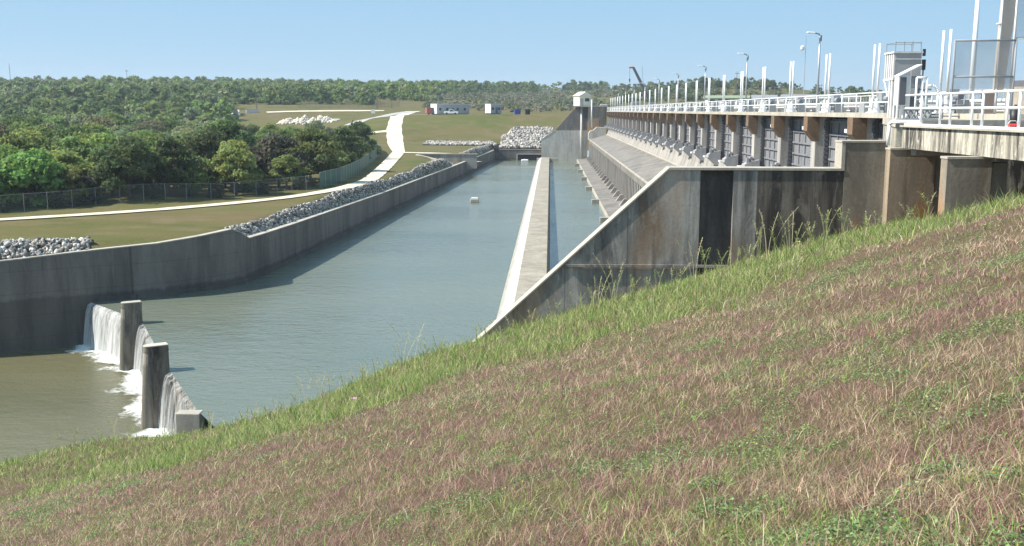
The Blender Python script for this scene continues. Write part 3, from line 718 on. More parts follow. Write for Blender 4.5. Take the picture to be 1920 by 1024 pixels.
MB().path(pts, .055, 8).build('pipe', M['white'], t, True)
t = empty('valve_stand', (15.15, 42.4, G)); tag(t, 'white valve operator with a grey handwheel behind the bridge railing', 'valve')
m = MB(); m.tube((0, 0, 0), (0, 0, .5), .2, .16, 10); m.tube((0, 0, .5), (0, 0, 1.1), .1, .08, 10); m.build('body', M['white'], t)
m = MB(); m.tube((-.3, 0, 1.2), (.3, 0, 1.2), .05); m.tube((0, 0, 1.1), (0, 0, 1.45), .04); m.box(-.28, .28, -.1, .1, .85, .95); m.build('handwheel', M['grey'], t)
m = MB(); m.box(-.2, .2, -.25, .25, .15, .5); m.build('motor', M['white2'], t)
t = empty('folded_trestle', (13.0, 38.4, G)); tag(t, 'folded grey lattice steel trestle lying by the railing end', 'trestle')
m = MB()
for k in range(5): m.tube((.1+k*.2, 0, .05), (.3+k*.2, 0, .36), .025, n=5); m.tube((.3+k*.2, .02, .05), (.1+k*.2, .02, .36), .025, n=5)
m.tube((0, 0, .04), (1.3, 0, .04), .03); m.tube((0, 0, .37), (1.3, 0, .37), .03); m.build('lattice', M['grey'], t)
railing('pipe_railing', (15.7, 44, G), (18.3, 44, G), 1.05, .75, M['grey'], 'low dark grey pipe railing below the wire screen', (.55, .1), .03)
railing('pipe_railing', (15.5, 47.4, G), (17.2, 47.6, G), 1.0, .6, M['white2'], 'white pipe railing at the end of the dam deck by the grey tower', (.66, .33), .03)

t = empty('wire_screen', (16.12, 42, G)); tag(t, 'tall steel framed wire mesh screen left of the narrow leaning panel', 'screen')
m = MB()
for x in (0, 2.4): m.tube((x, 0, 0), (x, 0, 3.12), .045, n=8)
for z in (3.1, 1.68): m.tube((0, 0, z), (2.4, 0, z), .04, n=8)
m.build('frame', M['grey'], t, True)
MB().box(.04, 2.36, -.006, .006, 1.2, 3.06).build('wire_mesh', M['mesh2'], t)
t = empty('wire_screen', (17.95, 42.2, G)); tag(t, 'narrow pale wire mesh panel standing higher than the wide screen', 'screen')
m = MB()
for x in (0, .56): m.tube((x, 0, 1.2), (x, 0, 5.4), .04, n=8)
m.tube((-.18, 0, 3.75), (.0, 0, 3.75), .04); m.tube((0, 0, 5.38), (.56, 0, 5.38), .04); m.tube((0, 0, 0), (0, 0, 1.2), .05); m.tube((.56, 0, 0), (.56, 0, 1.2), .05)
m.build('frame', M['white2'], t, True)
MB().box(.04, .52, -.006, .006, 1.25, 5.34).build('wire_mesh', M['mesh2'], t)
t = empty('wire_screen', (18.56, 42.25, G)); tag(t, 'pale wire mesh panel high up at the right edge of the picture', 'screen')
m = MB(); m.path([(0, 0, 3.2), (1.6, 0, 3.2), (1.6, 0, 5.4), (0, 0, 5.4), (0, 0, 3.2)], .04, 8); m.tube((1.6, 0, 0), (1.6, 0, 3.2), .05); m.build('frame', M['white2'], t, True)
MB().box(.04, 1.56, -.006, .006, 3.24, 5.36).build('wire_mesh', M['mesh2'], t)
t = MB().prism([(18.03, .8), (18.42, .8), (18.74, 5.1), (18.12, 5.1)], 'y', 42.6, 42.75).build('leaning_board', M['beige'])
tag(t, 'beige board leaning upright behind the narrow mesh panel', 'board')
t = empty('concrete_tank', (21.95, 45.5, G)); tag(t, 'low round concrete tank with a grey rim at the right edge', 'tank')
MB().tube((0, 0, 0), (0, 0, 1.35), 2.0, n=40).build('tank_wall', M['divider'], t); MB().tube((0, 0, 1.353), (0, 0, 1.62), 1.85, n=40).build('rim', M['darkgrey'], t)
t = MB().obox((18.05, 42.9, G+.55), (.55, .06, 1.1), Matrix.Rotation(.1, 3, 'Z')).build('plywood_sheet', M['pink'])
tag(t, 'brown plywood sheet standing behind the bridge railing', 'plywood sheet')
t = empty('rubbish_bin', (14.5, 32.6, -.6)); tag(t, 'narrow black bin standing behind the red bag', 'bin')
MB().tube((0, 0, 0), (0, 0, .62), .12, .16, 14).build('bin_body', M['black'], t, True); MB().tube((0, 0, .622), (0, 0, .78), .10, .03, 14).build('bin_lid', M['black'], t)
t = empty('tool_bag', (14.15, 31.9, -.6)); tag(t, 'red bag lying on the bridge deck below the black bin', 'bag')
MB().obox((0, 0, .1), (.42, .26, .2)).build('bag_body', M['red'], t, bevel=.06); MB().path([(-.15, 0, .19), (-.08, 0, .28), (.08, 0, .28), (.15, 0, .19)], .015, 6).build('handle', M['white2'], t)
t = MB().prism([(14.4, -.59), (15.9, -.59), (15.9, .35), (15.0, .15)], 'y', 30.6, 30.75).build('tarpaulin_stack', M['galv'])
tag(t, 'pale grey covered stack at the right edge behind the bridge railing', 'tarpaulin')

# ------------------------------------------------------------------ far buildings, vehicles and poles
def ground(x, y): return float(H(x, y))
def place(name, x, y, rz, label, cat, group=None, z=None):
    return tag(empty(name, (x, y, ground(x, y) if z is None else z), rz), label, cat, group)
def cabin(x, y, rz, L, W, Hh, label, win, mat=M['white2'], side=None):
    t = place('site_trailer', x, y, rz, label, 'site trailer')
    MB().box(0, L, 0, W, .35, Hh).build('body', mat, t); MB().box(-.1, L+.1, -.1, W+.1, Hh+.003, Hh+.14).build('roof', M['white'], t)
    MB().box(.3, L-.3, .1, W-.1, 0, .348).build('skirt', M['darkgrey'], t)
    MB().box(-.03, -.002, .02, W-.02, .36, Hh-.02).build('end_wall', M['white'], t)  # whiter panel puts the sun on this end into the colour
    for a in win: MB().box(a, a+.9, -.04, -.002, 1.5, 2.4).build('window', M['glass'], t)
    MB().box(L*.45, L*.45+.9, -.05, -.003, .36, 2.4).build('door', M['darkgrey'], t)
    return t
siding = paint('shaded_siding', (.40, .39, .38), .7, .25)  # grey carries the shade of the long side in its colour
cabin(-40.6, 366, R(38), 14.0, 4.2, 3.7, 'long white site office trailer with a shaded grey side by the gravel yard', [1.0, 4.0, 8.4, 11.5], siding)
cabin(-21.3, 367, R(38), 4.6, 3.6, 3.5, 'small square white site trailer with a shaded grey side', [.5, 3.2], siding)
t = place('cargo_trailer', -44.3, 366.5, R(20), 'faded red box trailer left of the long site office', 'trailer')
MB().box(0, 3.2, 0, 2.2, .5, 2.6).build('body', M['redbrown'], t, bevel=.05)
m = MB(); m.box(1.6, 3.0, -.05, -.002, .7, 2.4); m.build('door', M['darkgrey'], t)
for x in (.8, 2.2):
    MB().tube((x, -.05, .35), (x, .2, .35), .35, n=14).build('wheel', M['black'], t)
t = place('pickup_truck', -37.6, 361.5, R(2), 'white pickup truck parked before the long site office', 'pickup truck')
MB().prism([(0,.45),(5,.45),(5,.95),(4.9,1.05),(3.7,1.1),(3.2,1.75),(1.9,1.75),(1.75,1.1),(0,1.1)], 'y', 0, 1.85).build('body', M['white'], t, bevel=.06)
m = MB(); m.prism([(1.95,1.15),(3.5,1.15),(3.1,1.65),(2.0,1.65)], 'y', -.02, 1.87); m.build('window', M['glass'], t)
for x in (.95, 4.0):
    for y in (-.05, 1.65): MB().tube((x, y, .38), (x, y+.25, .38), .38, n=16).build('wheel', M['black'], t)
def bin_(x, y, mat, label, cat, name, L, Hh):
    t = place(name, x, y, .2, label, cat); MB().prism([(0,0),(L,0),(L+.15,Hh),(-.1,Hh)], 'y', 0, 1.6).build('body', mat, t, bevel=.04)
    MB().box(-.15, L+.2, -.08, 1.68, Hh+.003, Hh+.12).build('lid', M['darkgrey'], t); return t
bin_(-12.6, 365, M['blue'], 'blue waste container beside the small site trailer', 'container', 'waste_container', 2.0, 1.7)
bin_(-8.7, 365, M['black'], 'dark brown waste container right of the blue one', 'container', 'waste_container', 1.5, 1.8)
t = place('notice_sign', -66.3, 382, 0, 'small white notice sign on a post by the far gravel road', 'sign')
MB().box(-.7, .7, -.04, .04, 1.1, 2.6).build('sign_board', M['white'], t); MB().tube((0, .06, 0), (0, .06, 2.3), .07, n=6).build('post', M['darkgrey'], t)
for k, (a, b) in enumerate([((428, 213), (449, 216)), ((462, 213), (486, 211))]):
    p = hit(*a); q = hit(*b); d = q-p; L = math.hypot(d[0], d[1])
    t = empty('barrier_wall', p, math.atan2(d[1], d[0])); tag(t, ['low white wall at the far edge of the wood, left of the gap', 'low white wall at the far edge of the wood, right of the gap'][k], 'wall')
    MB().box(0, L, 0, .4, -1, 1.5).build('wall_face', M['white2'], t); MB().box(-.05, L+.05, -.05, .45, 1.503, 1.62).build('coping', M['cap'], t)
def house(x, y, rz, L, W, Hh, label, wm=M['white2'], rm=M['grey']):
    t = place('house', x, y, rz, label, 'house'); MB().box(0, L, 0, W, -1, Hh).build('wall', wm, t)
    MB().prism([(-.5, Hh+.003), (W+.5, Hh+.003), (W/2, Hh+1.9)], 'x', -.4, L+.4).build('roof', rm, t)
    for a in (.2, .62): MB().box(L*a, L*a+1.4, -.05, -.002, 1, 2.2).build('window', M['glass'], t)
    return t
house(*U(52, 165, Y=690)[:2], .3, 10, 7, 3.2, 'white house on the far left wooded hill beside the gap in the trees')
house(*U(92, 166, Y=690)[:2], -.2, 7, 6, 3, 'small white house on the wooded hill beneath the tallest crown')
house(*U(134, 170, Y=680)[:2], .2, 5, 5, 2.6, 'tiny white hut on the wooded hill right of the other houses')
# the shed on the far abutment platform
t = empty('gate_shed', (9.0, 318.5, 1.4), R(25)); tag(t, 'cream gabled shed standing on the far end of the dam', 'shed')
MB().box(0, 4.0, 0, 4.2, 0, 3.0).build('wall', M['cream'], t)
MB().prism([(-.3, 3.003), (4.3, 3.003), (2.0, 4.3)], 'y', -.3, 4.5).build('roof', M['cream'], t)
MB().box(1.9, 3.4, -.06, -.002, 1.3, 2.3).build('window', M['glass'], t)
MB().box(.4, 1.3, -.05, -.003, .02, 2.2).build('door', M['cap'], t)
m = MB(); m.box(15.2, 17.8, 317, 319, .5, 1.9); tag(m.build('machine_cover', M['grey'], bevel=.3), 'grey rounded machine cover beside the cream shed', 'machine cover')
# crane beyond the dam
t = empty('mobile_crane', (24.6, 300, -.6)); tag(t, 'mobile crane with a raised dark boom behind the far hoists', 'crane')
m = MB(); m.box(-1, 6, -1.2, 1.2, .9, 1.6); m.box(-1.2, 1, -1.2, 1.2, 1.6, 3.0); m.box(4, 5.6, -1.1, 1.1, 1.6, 2.8); m.build('chassis', M['steel2'], t, bevel=.06)
for x in (-.3, 1.2, 3.8, 5.2):
    for y in (-1.3, 1.0): MB().tube((x, y, .55), (x, y+.3, .55), .55, n=14).build('wheel', M['black'], t)
m = MB(); m.tube((4.8, 0, 2.4), (-.7, 0, 12.9), .7, .5, 4); m.build('boom', M['darkgrey'], t)
m = MB(); m.tube((-.5, 0, 12.9), (-1.9, 0, 12.8), .3, .22, 6); m.build('boom_head', M['redbrown'], t)
MB().tube((-1.7, 0, 12.8), (-1.7, 0, 9.6), .05, n=4).build('hoist_rope', M['black'], t)
m = MB(); m.tube((-1.7, 0, 9.6), (-1.7, 0, 8.6), .26, .12, 6); m.build('hook_block', M['darkgrey'], t)
MB().tube((2.6, 0, 4.5), (1.8, 0, 13.2), .05, n=4).build('whip_aerial', M['darkgrey'], t)
# park buildings right of the dam
gz = ground(76, 470)
t = empty('park_office', (71.5, 470, gz), 0); tag(t, 'long low building with a pale green roof and dark windows beyond the dam', 'building')
MB().box(0, 18, 0, 8, -1, 3.4).build('wall', M['cream'], t); MB().prism([(-.8, 3.403), (8.8, 3.403), (8.0, 4.6), (0, 4.6)], 'x', -.8, 18.8).build('roof', M['green'], t)
for k in range(5): MB().box(1+k*3.4, 3.2+k*3.4, -.05, -.002, 1.2, 2.8).build('window', M['glass'], t)
t = empty('park_shelter', (91.5, 465, gz), 0); tag(t, 'dark grey roofed shelter right of the green roofed building', 'building')
MB().box(0, 9, 3, 9, -1, 3.0).build('wall', M['darkgrey'], t); MB().prism([(-.5, 3.003), (9.5, 3.003), (4.5, 4.8)], 'x', -.5, 11).build('roof', M['grey'], t)
t = empty('warehouse', (108, 480, ground(108, 480)-.6), 0); tag(t, 'long low grey roofed shed beyond the dam, left of the round tree', 'building')
MB().box(0, 34, 0, 9, -1, 3.2).build('wall', M['white2'], t); MB().prism([(-.5, 3.203), (9.5, 3.203), (4.5, 5.2)], 'x', -.5, 34.5).build('roof', M['grey'], t)
for k in range(6): MB().box(2+k*5.4, 4.6+k*5.4, -.05, -.002, .2, 2.4).build('door', M['glass'], t)
van = None
for k in range(6):
    if van is None:
        van = empty('delivery_van', (0, 0, 0))
        MB().prism([(0,.4),(5.2,.4),(5.2,1.2),(4.5,1.5),(4.0,2.3),(0,2.3)], 'y', 0, 2).build('body', M['white'], van, bevel=.08)
        MB().prism([(3.4,1.45),(4.3,1.45),(3.9,2.1),(3.4,2.1)], 'y', -.03, 2.03).build('window', M['glass'], van)
        for x in (1.0, 4.2):
            for y in (-.05, 1.8): MB().tube((x, y, .4), (x, y+.25, .4), .4, n=14).build('wheel', M['black'], van)
        o = van
    else: o = copy_tree(van)
    x = 72+k*9.2; o.location = (x, 452, ground(x, 452)); o.rotation_euler = (0, 0, .1*math.sin(k*3))
    tag(o, 'white van parked beyond the dam railing, %s from the left in its row' % ordinal(k+1), 'van', 'white vans parked beyond the dam')
# utility poles
pole = empty('utility_pole', (0, 0, 0))
MB().tube((0, 0, 0), (0, 0, 10), .16, .11, 8).build('pole', M['wood'], pole); MB().box(-1.1, 1.1, -.07, .07, 9.2, 9.36).build('crossarm', M['wood'], pole)
ups = [(480, 207, 172, 'wooden utility pole at the edge of the field by the low white walls'), (706, 205, 160, 'tall wooden utility pole behind the white notice sign'),
       (734, 203, 184, 'short wooden utility pole near the top of the gravel road'), (943, 192, 150, 'tall utility pole above the small site trailer'),
       (1003, 198, 168, 'utility pole left of the cream shed on the brushy hill'), (237, 175, 130, 'thin utility pole rising above the left part of the wood'),
       (1119, 200, 163, 'thin utility pole right behind the cream shed'), (1465, 190, 154, 'utility pole between two hoists beyond the dam'), (1540, 190, 158, 'short utility pole just left of a hoist pair beyond the dam'),
       (1382, 190, 134, 'utility pole above the green roofed building')]
for k, (px, pb, ptp, lab) in enumerate(ups):
    p = hit(px, pb, 300); D = p[1] if p[1] < 900 else 500
    if px > 1200: D = 540
    tp = U(px, ptp, Y=D); o = pole if k == 0 else copy_tree(pole); g = ground(tp[0], D)
    o.location = (tp[0], D, g); s = (tp[2]-g)/10; o.scale = (1, 1, max(.3, s)); tag(o, lab, 'utility pole', 'utility poles in the distance')
tp = U(17, 119, Y=700); t = place('radio_mast', tp[0], 700, 0, 'thin grey radio mast on the skyline at the far left', 'mast'); g = t.location.z
m = MB(); m.tube((0, 0, 0), (0, 0, tp[2]-g), .28, .14, 6); m.build('mast', M['grey'], t); MB().box(-.5, .5, -.1, .1, (tp[2]-g)*.8, (tp[2]-g)*.8+.3).build('aerial', M['grey'], t)
# side channel under the white track
root = empty('box_culvert', (-25, 249, 0)); tag(root, 'concrete culvert wall under the white track beside the far end of the channel', 'culvert')
MB().box(-7.2, 7.2, -1.9, -1.5, -14, -10.62).build('wall_face', M['face'], root); MB().box(-7.4, 7.4, -2.0, -1.35, -10.617, -10.35).build('coping', M['cap'], root)
wall_line('ramp_kerb', [(-7.3, -2.4), (-2.5, -6.5), (2.2, -10)], [-10.5, -11.3, -12.3], -14, .5, -1, M['cap'], root)
# float in the pool
t = empty('marker_float', U(890, 380, Z=POOL)); tag(t, 'small white block float alone in the middle of the pool', 'float')
MB().obox((0, 0, .32), (1.5, 1.0, .75)).build('float_body', M['cap'], t, bevel=.12); m = MB(); m.box(-.6, .6, -.4, .4, .697, .85); m.build('float_top', M['white'], t, bevel=.05)
MB().tube((.3, 0, .85), (.3, 0, 1.25), .05, n=6).build('post', M['galv'], t)
t = empty('marker_float', U(984, 300, Y=312)); tag(t, 'white float lying below the culvert opening at the far end of the pool', 'float'); t.location.z = POOL
MB().obox((0, 0, .3), (2.2, 1.4, .7)).build('float_body', M['white'], t, bevel=.15); MB().tube((0, 0, .6), (0, 0, 1.0), .08, n=6).build('post', M['galv'], t)

# ------------------------------------------------------------------ chain link fence along the wood
FP = [(-75, 88)] + [tuple(hit(*q)[:2]) for q in [(0,402),(90,394),(180,384),(270,378),(350,376),(440,371),(520,364),(600,354),(640,342),(676,322),(700,303),(712,291)]] + [(-47, 275)]
def fence(name, pts, hgt, mat, postmat, label, step, screen=None):
    root = empty(name, (pts[0][0], pts[0][1], 0)); tag(root, label, 'fence'); b = np.array(pts[0])
    P = [np.array(p) for p in pts]; pp = []
    for a, c in zip(P, P[1:]):
        n = max(1, round(np.linalg.norm(c-a)/step)); pp += [a+(c-a)*i/n for i in range(n)]
    pp.append(P[-1]); V = []; Fs = []
    for i, p in enumerate(pp):
        g = ground(*p); q = p-b; V += [(q[0], q[1], g), (q[0], q[1], g+hgt)]
        if i: Fs.append((2*i-2, 2*i, 2*i+1, 2*i-1))
    MB().add(V, Fs).build('wire_mesh', mat, root)
    m = MB()
    for i in range(1, len(pp)): m.tube(V[2*i-1], V[2*i+1], .018, n=5)
    m.build('top_rail', postmat, root); post = None
    for i, p in enumerate(pp):
        if post is None: post = MB().tube((0, 0, 0), (0, 0, hgt+.08), .034, n=6).build('post', postmat, root); o = post
        else: o = post.copy(); col.objects.link(o)
        o.location = V[2*i]
    return root
fence('chain_link_fence', FP[:9], 1.9, M['chain'], M['grey'], 'grey chain link fence along the front of the wood', 3.2)
fence('screened_fence', FP[8:], 2.2, M['screen'], M['galv'], 'green fabric screened fence along the right end of the wood', 3.4)
fence('chain_link_fence', [tuple(hit(*q)[:2]) for q in [(560,203),(620,203),(690,204),(750,200)]], 2.2, M['chain'], M['darkgrey'], 'dark chain link fence behind the far field', 4)

# ------------------------------------------------------------------ riprap
def rocks(name, label, pts, smin, smax, cols):
    n = len(pts); ico_bm = bmesh.new(); bmesh.ops.create_icosphere(ico_bm, subdivisions=1, radius=1)
    bv = np.array([v.co for v in ico_bm.verts]); bf = np.array([[v.index for v in f.verts] for f in ico_bm.faces]); ico_bm.free(); k = len(bv)
    s = rng.uniform(smin, smax, (n, 1, 3))*rng.uniform(.7, 1.3, (n, 1, 1))
    v = bv[None]*(1+rng.normal(0, .22, (n, k, 1)))*s
    a = rng.uniform(0, 6.28, n); ca, sa = np.cos(a), np.sin(a); b = rng.normal(0, .5, n); cb, sb = np.cos(b), np.sin(b)
    x, y, z = v[..., 0].copy(), v[..., 1].copy(), v[..., 2].copy()
    y, z = y*cb[:, None]-z*sb[:, None], y*sb[:, None]+z*cb[:, None]
    v = np.stack([x*ca[:, None]-y*sa[:, None], x*sa[:, None]+y*ca[:, None], z], -1)
    v += np.asarray(pts)[:, None]; f = bf[None]+(np.arange(n)*k)[:, None, None]
    c = np.array(cols)[rng.integers(0, len(cols), n)]*rng.uniform(.75, 1.2, (n, 1))
    return tag(np_obj(name, np_mesh(name, v.reshape(-1, 3), tris=f.reshape(-1, 3), colors=np.repeat(c, k, 0), mat=M['rock'])), label, 'rocks', kind='stuff')
RC = [(.33, .31, .28), (.42, .39, .35), (.24, .225, .21), (.16, .15, .14), (.36, .32, .27), (.55, .52, .46), (.09, .086, .08)]
pts = []
for _ in range(7500):
    y = 91.5 + 225*random.random()**1.5; s = .62 + random.random()*(1.25+.2*math.sin(y*.3)+.7*float(ss(180, 200, y))); x = float(Xl(y))-s
    pts.append((x, y, float((wall_top(y)-.28)*(1-ss(.3, lipw(y), s))+H(x, y)*ss(.3, lipw(y), s))-.03+random.random()*.16))
rocks('riprap', 'pale broken riprap rock strip along the top of the left channel wall', pts, .07, .21, RC)
pts = []
while len(pts) < 6000:
    y = random.uniform(62, 86.0); s = .9+random.random()*9.5; x = float(Xl(y))-s
    if y > 79 and s > (84-y)*1.9: continue
    if x > -37.5-.5*random.random(): continue
    pts.append((x, y, float((wall_top(y)-.28)*(1-ss(.3, lipw(y), s))+H(x, y)*ss(.3, lipw(y), s))+.05+random.random()*.25*(1-s/11)))
rocks('riprap', 'pale broken riprap rocks behind the wall at the left edge', pts, .09, .26, RC)
pts = []
for _ in range(3000):
    x = random.uniform(-39.5, -16); y = 316+random.random()*9; z = max(-12.4, float(H(x, y)))+.3*random.random()
    pts.append((x, y, z+.15))
rocks('riprap', 'band of pale riprap at the foot of the far grass slope', pts, .2, .48, RC)
pts = []
for _ in range(3600):
    x = random.uniform(-15.5, 1.0); f = random.random(); y = 321.5+f*15*(.62+.38*ss(-16, -10, x)); z = -11.9+f*6.0*ss(-17, -11.5, x)
    pts.append((x, y, max(z, float(H(x, y)))+.2+.3*random.random()))
rocks('riprap', 'big heap of pale riprap beside the far abutment wall', pts, .2, .5, RC)
pts = []
p0, p1 = hit(525, 231), hit(622, 231)
for _ in range(1500):
    f = random.random(); h = (1.5+.6*math.sin(f*19)+.5*math.sin(f*47))*min(1, 6*f, 5*(1-f)); g = random.gauss(0, 1.6)
    x = p0[0]+(p1[0]-p0[0])*f; y = p0[1]+g; pts.append((x, y, float(H(x, y))+max(0, h*(1-abs(g)/4))*random.random()**.5))
rocks('gravel_heap', 'long heap of white rubble in the far field', pts, .3, .6, [(.58, .53, .44), (.48, .44, .37), (.66, .61, .51)])
for k, y in enumerate([97, 106.5, 117, 128, 140, 153, 168, 184, 201, 220]):
    x = float(Xl(y))-1.6
    m = MB(); m.box(-.4, .4, -.35, .35, -.8, 1.0); m.box(-.28, .28, -.42, -.352, .1, .9)
    o = m.build('drain_block', M['left'], bevel=.03); o.location = (x, y, float(wall_top(y))+.1)
    tag(o, 'grey concrete drain block in the riprap strip, %s from the raised wall corner' % ordinal(k+1), 'drain block', 'drain blocks in the riprap')

# ------------------------------------------------------------------ trees
_tab = rng.random((256, 256))
def vn(x, y, s=1.0):
    x = np.asarray(x, float)*s+101.3; y = np.asarray(y, float)*s+57.7; xi = np.floor(x).astype(int); yi = np.floor(y).astype(int); fx = x-xi; fy = y-yi
    fx = fx*fx*(3-2*fx); fy = fy*fy*(3-2*fy); g = lambda a, b: _tab[a % 256, b % 256]
    return (g(xi, yi)*(1-fx)+g(xi+1, yi)*fx)*(1-fy)+(g(xi, yi+1)*(1-fx)+g(xi+1, yi+1)*fx)*fy
def fbm(x, y, s=1.0): return (vn(x, y, s)+.5*vn(x, y, s*2.1)+.25*vn(x, y, s*4.3))/1.75
def crown_arrays(rg, h, r, nc, per, leaf, low=.18, flat=1.0, asym=.25):
    """leaf-cluster faces spread over many clumps; returns verts (n,4,3) and a tint (n,3)"""
    V = []; C = []
    for i in range(nc):
        th = rg.uniform(0, 6.283); u = rg.uniform(0, 1); zc = low+(1-low)*u
        prof = math.sin(math.pi*min(1, .22+.74*u**.9))**.7
        rad = r*prof*(1+asym*math.sin(2*th+i % 3))*math.sqrt(rg.uniform(.18, 1))*.84
        c = np.array([rad*math.cos(th), rad*math.sin(th), h*(low+(.93-low)*u*flat)])
        cr = r*rg.uniform(.20, .36)
        d = rg.normal(size=(per, 3)); d /= np.linalg.norm(d, axis=1)[:, None]; d[:, 2] = np.where(d[:, 2] < -.3, -d[:, 2]*.5, d[:, 2])
        p = c+d*cr*rg.uniform(.55, 1.12, (per, 1))*np.array([1, 1, .8])
        n = d+rg.normal(0, .55, (per, 3)); n /= np.linalg.norm(n, axis=1)[:, None]
        t = np.cross(n, rg.normal(size=(per, 3))); t /= np.linalg.norm(t, axis=1)[:, None]; b = np.cross(n, t)
        s = leaf*rg.uniform(.55, 1.25, (per, 1)); e = rg.uniform(.45, .8, (per, 1))
        q = np.stack([p-t*s, p-b*s*e, p+t*s, p+b*s*e*.9], 1); V.append(q)
        hue = rg.uniform(.82, 1.18); w = rg.uniform(-.12, .12)
        C.append(np.array([hue*(1+w), hue, hue*(1-w)])[None]*rg.uniform(.8, 1.22, (per, 1)))
    return np.concatenate(V), np.concatenate(C)
def leaf_mesh(name, V, C):
    n = len(V); q = np.arange(n*4).reshape(n, 4)
    return np_mesh(name, V.reshape(-1, 3), quads=q, colors=np.repeat(C, 4, 0), mat=M['leaf'])
def limb_mesh(rg, h, r, nb=7):
    m = MB(); top = Vector((rg.normal(0, .2), rg.normal(0, .2), h*.5)); m.tube((0, 0, -.4), top*.5, .24, .19, 7); m.tube(top*.5, top, .19, .12, 7)
    for i in range(nb):
        a = i*2.4+rg.uniform(0, 1); z = rg.uniform(.25, .95); s = top*z
        e = Vector((r*.62*math.cos(a), r*.62*math.sin(a), h*rg.uniform(.5, .85))); mid = (s+e)/2+Vector((0, 0, -.2)); m.tube(s, mid, .10, .07, 5); m.tube(mid, e, .07, .03, 5)
    return m
PROTO = []
for k in range(9):
    rg = np.random.default_rng(40+k); h = [8, 8.6, 7.2, 9, 6.4, 8.2, 7.6, 5.2, 4.2][k]; r = [4.5, 4.0, 4.8, 4.3, 4.4, 5.0, 3.7, 4.2, 2.6][k]
    V, C = crown_arrays(rg, h, r, [46, 44, 50, 48, 44, 56, 40, 48, 26][k], 150, .27, [.16, .2, .15, .2, .14, .18, .22, .06, .05][k])
    PROTO.append((leaf_mesh('crown', V, C), limb_mesh(rg, h, r), h, r))
trunk_me = []
for k, p in enumerate(PROTO):
    o = p[1].build('trunk', M['bark'], None, True); trunk_me.append(o.data); bpy.data.objects.remove(o)
KINDS = [('dark green broad crowned tree', (.120, .180, .060)), ('mid green rounded tree', (.175, .235, .076)), ('yellowish green leafy tree', (.225, .285, .088)),
         ('grey green mesquite tree', (.215, .26, .138)), ('brownish olive tree', (.165, .17, .092)), ('bright green tree', (.195, .295, .078))]
def add_tree(x, y, proto, scale, colr, label, group=None, rz=None, sz=1.0, z=None):
    t = place('broadleaf_tree', x, y, random.uniform(0, 6.28) if rz is None else rz, label, 'tree', group, z); t.scale = (scale, scale, scale*sz)
    c = np_obj('crown', PROTO[proto][0], t); v = random.uniform(.82, 1.2); c.color = (colr[0]*v*random.uniform(.92, 1.1), colr[1]*v, colr[2]*v, 1)
    np_obj('trunk', trunk_me[proto], t); return t
_fy = np.array([p[1] for p in FP]); _fx = np.array([p[0] for p in FP])
def Fx(y): return np.interp(y, _fy, _fx)
named = [((62, 390), 7, 1.15, (.21, .32, .085), 'large round pale green bushy tree behind the fence at the far left'),
         ((140, 387), 8, .95, (.19, .20, .06), 'small yellow green bush right of the large round tree'),
         ((172, 384), 8, .7, (.10, .095, .06), 'low brownish scrub bush beside the fence near the left end'),
         ((462, 360), 8, 1.15, (.12, .19, .065), 'small bright green bushy tree standing before the dark wood by the fence'),
         ((318, 368), 0, .85, (.085, .115, .045), 'dark green tree behind the mound at the fence'),
         ((250, 372), 2, .9, (.09, .125, .045), 'dark tree left of the mound at the fence'),
         ((400, 362), 3, .9, (.09, .105, .04), 'tall dark olive tree behind the middle of the fence'),
         ((530, 352), 4, 1.1, (.125, .115, .075), 'greyish brown tree with a bare leaning trunk near the screened fence'),
         ((590, 344), 5, .95, (.15, .17, .055), 'yellow green tree in front where the fence turns'),
         ((645, 322), 0, .95, (.085, .12, .04), 'dark green tree behind the green screened fence'),
         ((680, 300), 1, .95, (.09, .125, .045), 'rounded dark tree at the right end of the wood by the track')]
taken = []
for q, pr_, s, c, lab in named:
    p = hit(*q); x, y = p[0]-.8, p[1]+1.0; x = min(x, float(Fx(y))-2.2); taken.append((x, y)); add_tree(x, y, pr_, s, c, lab)
cand = []
for _ in range(9000):
    y = random.uniform(104, 320); x = random.uniform(-.56*y-14, -30)
    if x > Fx(y)-(3.2 if y < 170 else 1.8): continue
    px = 1032+1900*x/y
    if px > 702 or (px > 430 and y > 268): continue
    cand.append((x, y))
for x, y in cand:
    dmin = 4.2+1.2*(y/200)
    if all((x-a)**2+(y-b)**2 > dmin*dmin for a, b in taken): taken.append((x, y))
rest = sorted(taken[len(named):], key=lambda p: p[1]-.3*p[0])[:289-len(named)]
far_extra = sorted(taken[len(named):], key=lambda p: p[1]-.3*p[0])[289-len(named):]
for x, y in rest:
    f = fbm(x, y, .035)+random.uniform(-.16, .16); k = int(np.clip((f-.25)/.5*6, 0, 5)); k = [0, 1, 4, 3, 2, 5][k]
    edge = float(Fx(y))-x; zone = 'in the front rows of the wood behind the fence' if edge < 16 else 'in the middle of the wood' if y < 200 else 'in the far part of the wood'
    lab = KINDS[k][0]+' '+zone
    add_tree(x, y, random.randrange(7), random.uniform(.72, 1.08)*(.92 if edge < 14 else 1.0)*(1-.17*float(ss(400, 470, 1032+1900*x/y))-.14*float(ss(590, 640, 1032+1900*x/y))), KINDS[k][1], lab, lab.replace('tree', 'trees', 1), sz=random.uniform(.85, 1.12))
for i in range(14):                                               # low scrub at the fence
    y = 104+i*6.5; x = float(Fx(y))-1.3-random.random()
    add_tree(x, y, 8, random.uniform(.32, .5), (.11, .10, .06), 'low dry scrub bush growing against the fence of the wood', 'scrub bushes along the fence', sz=.8)

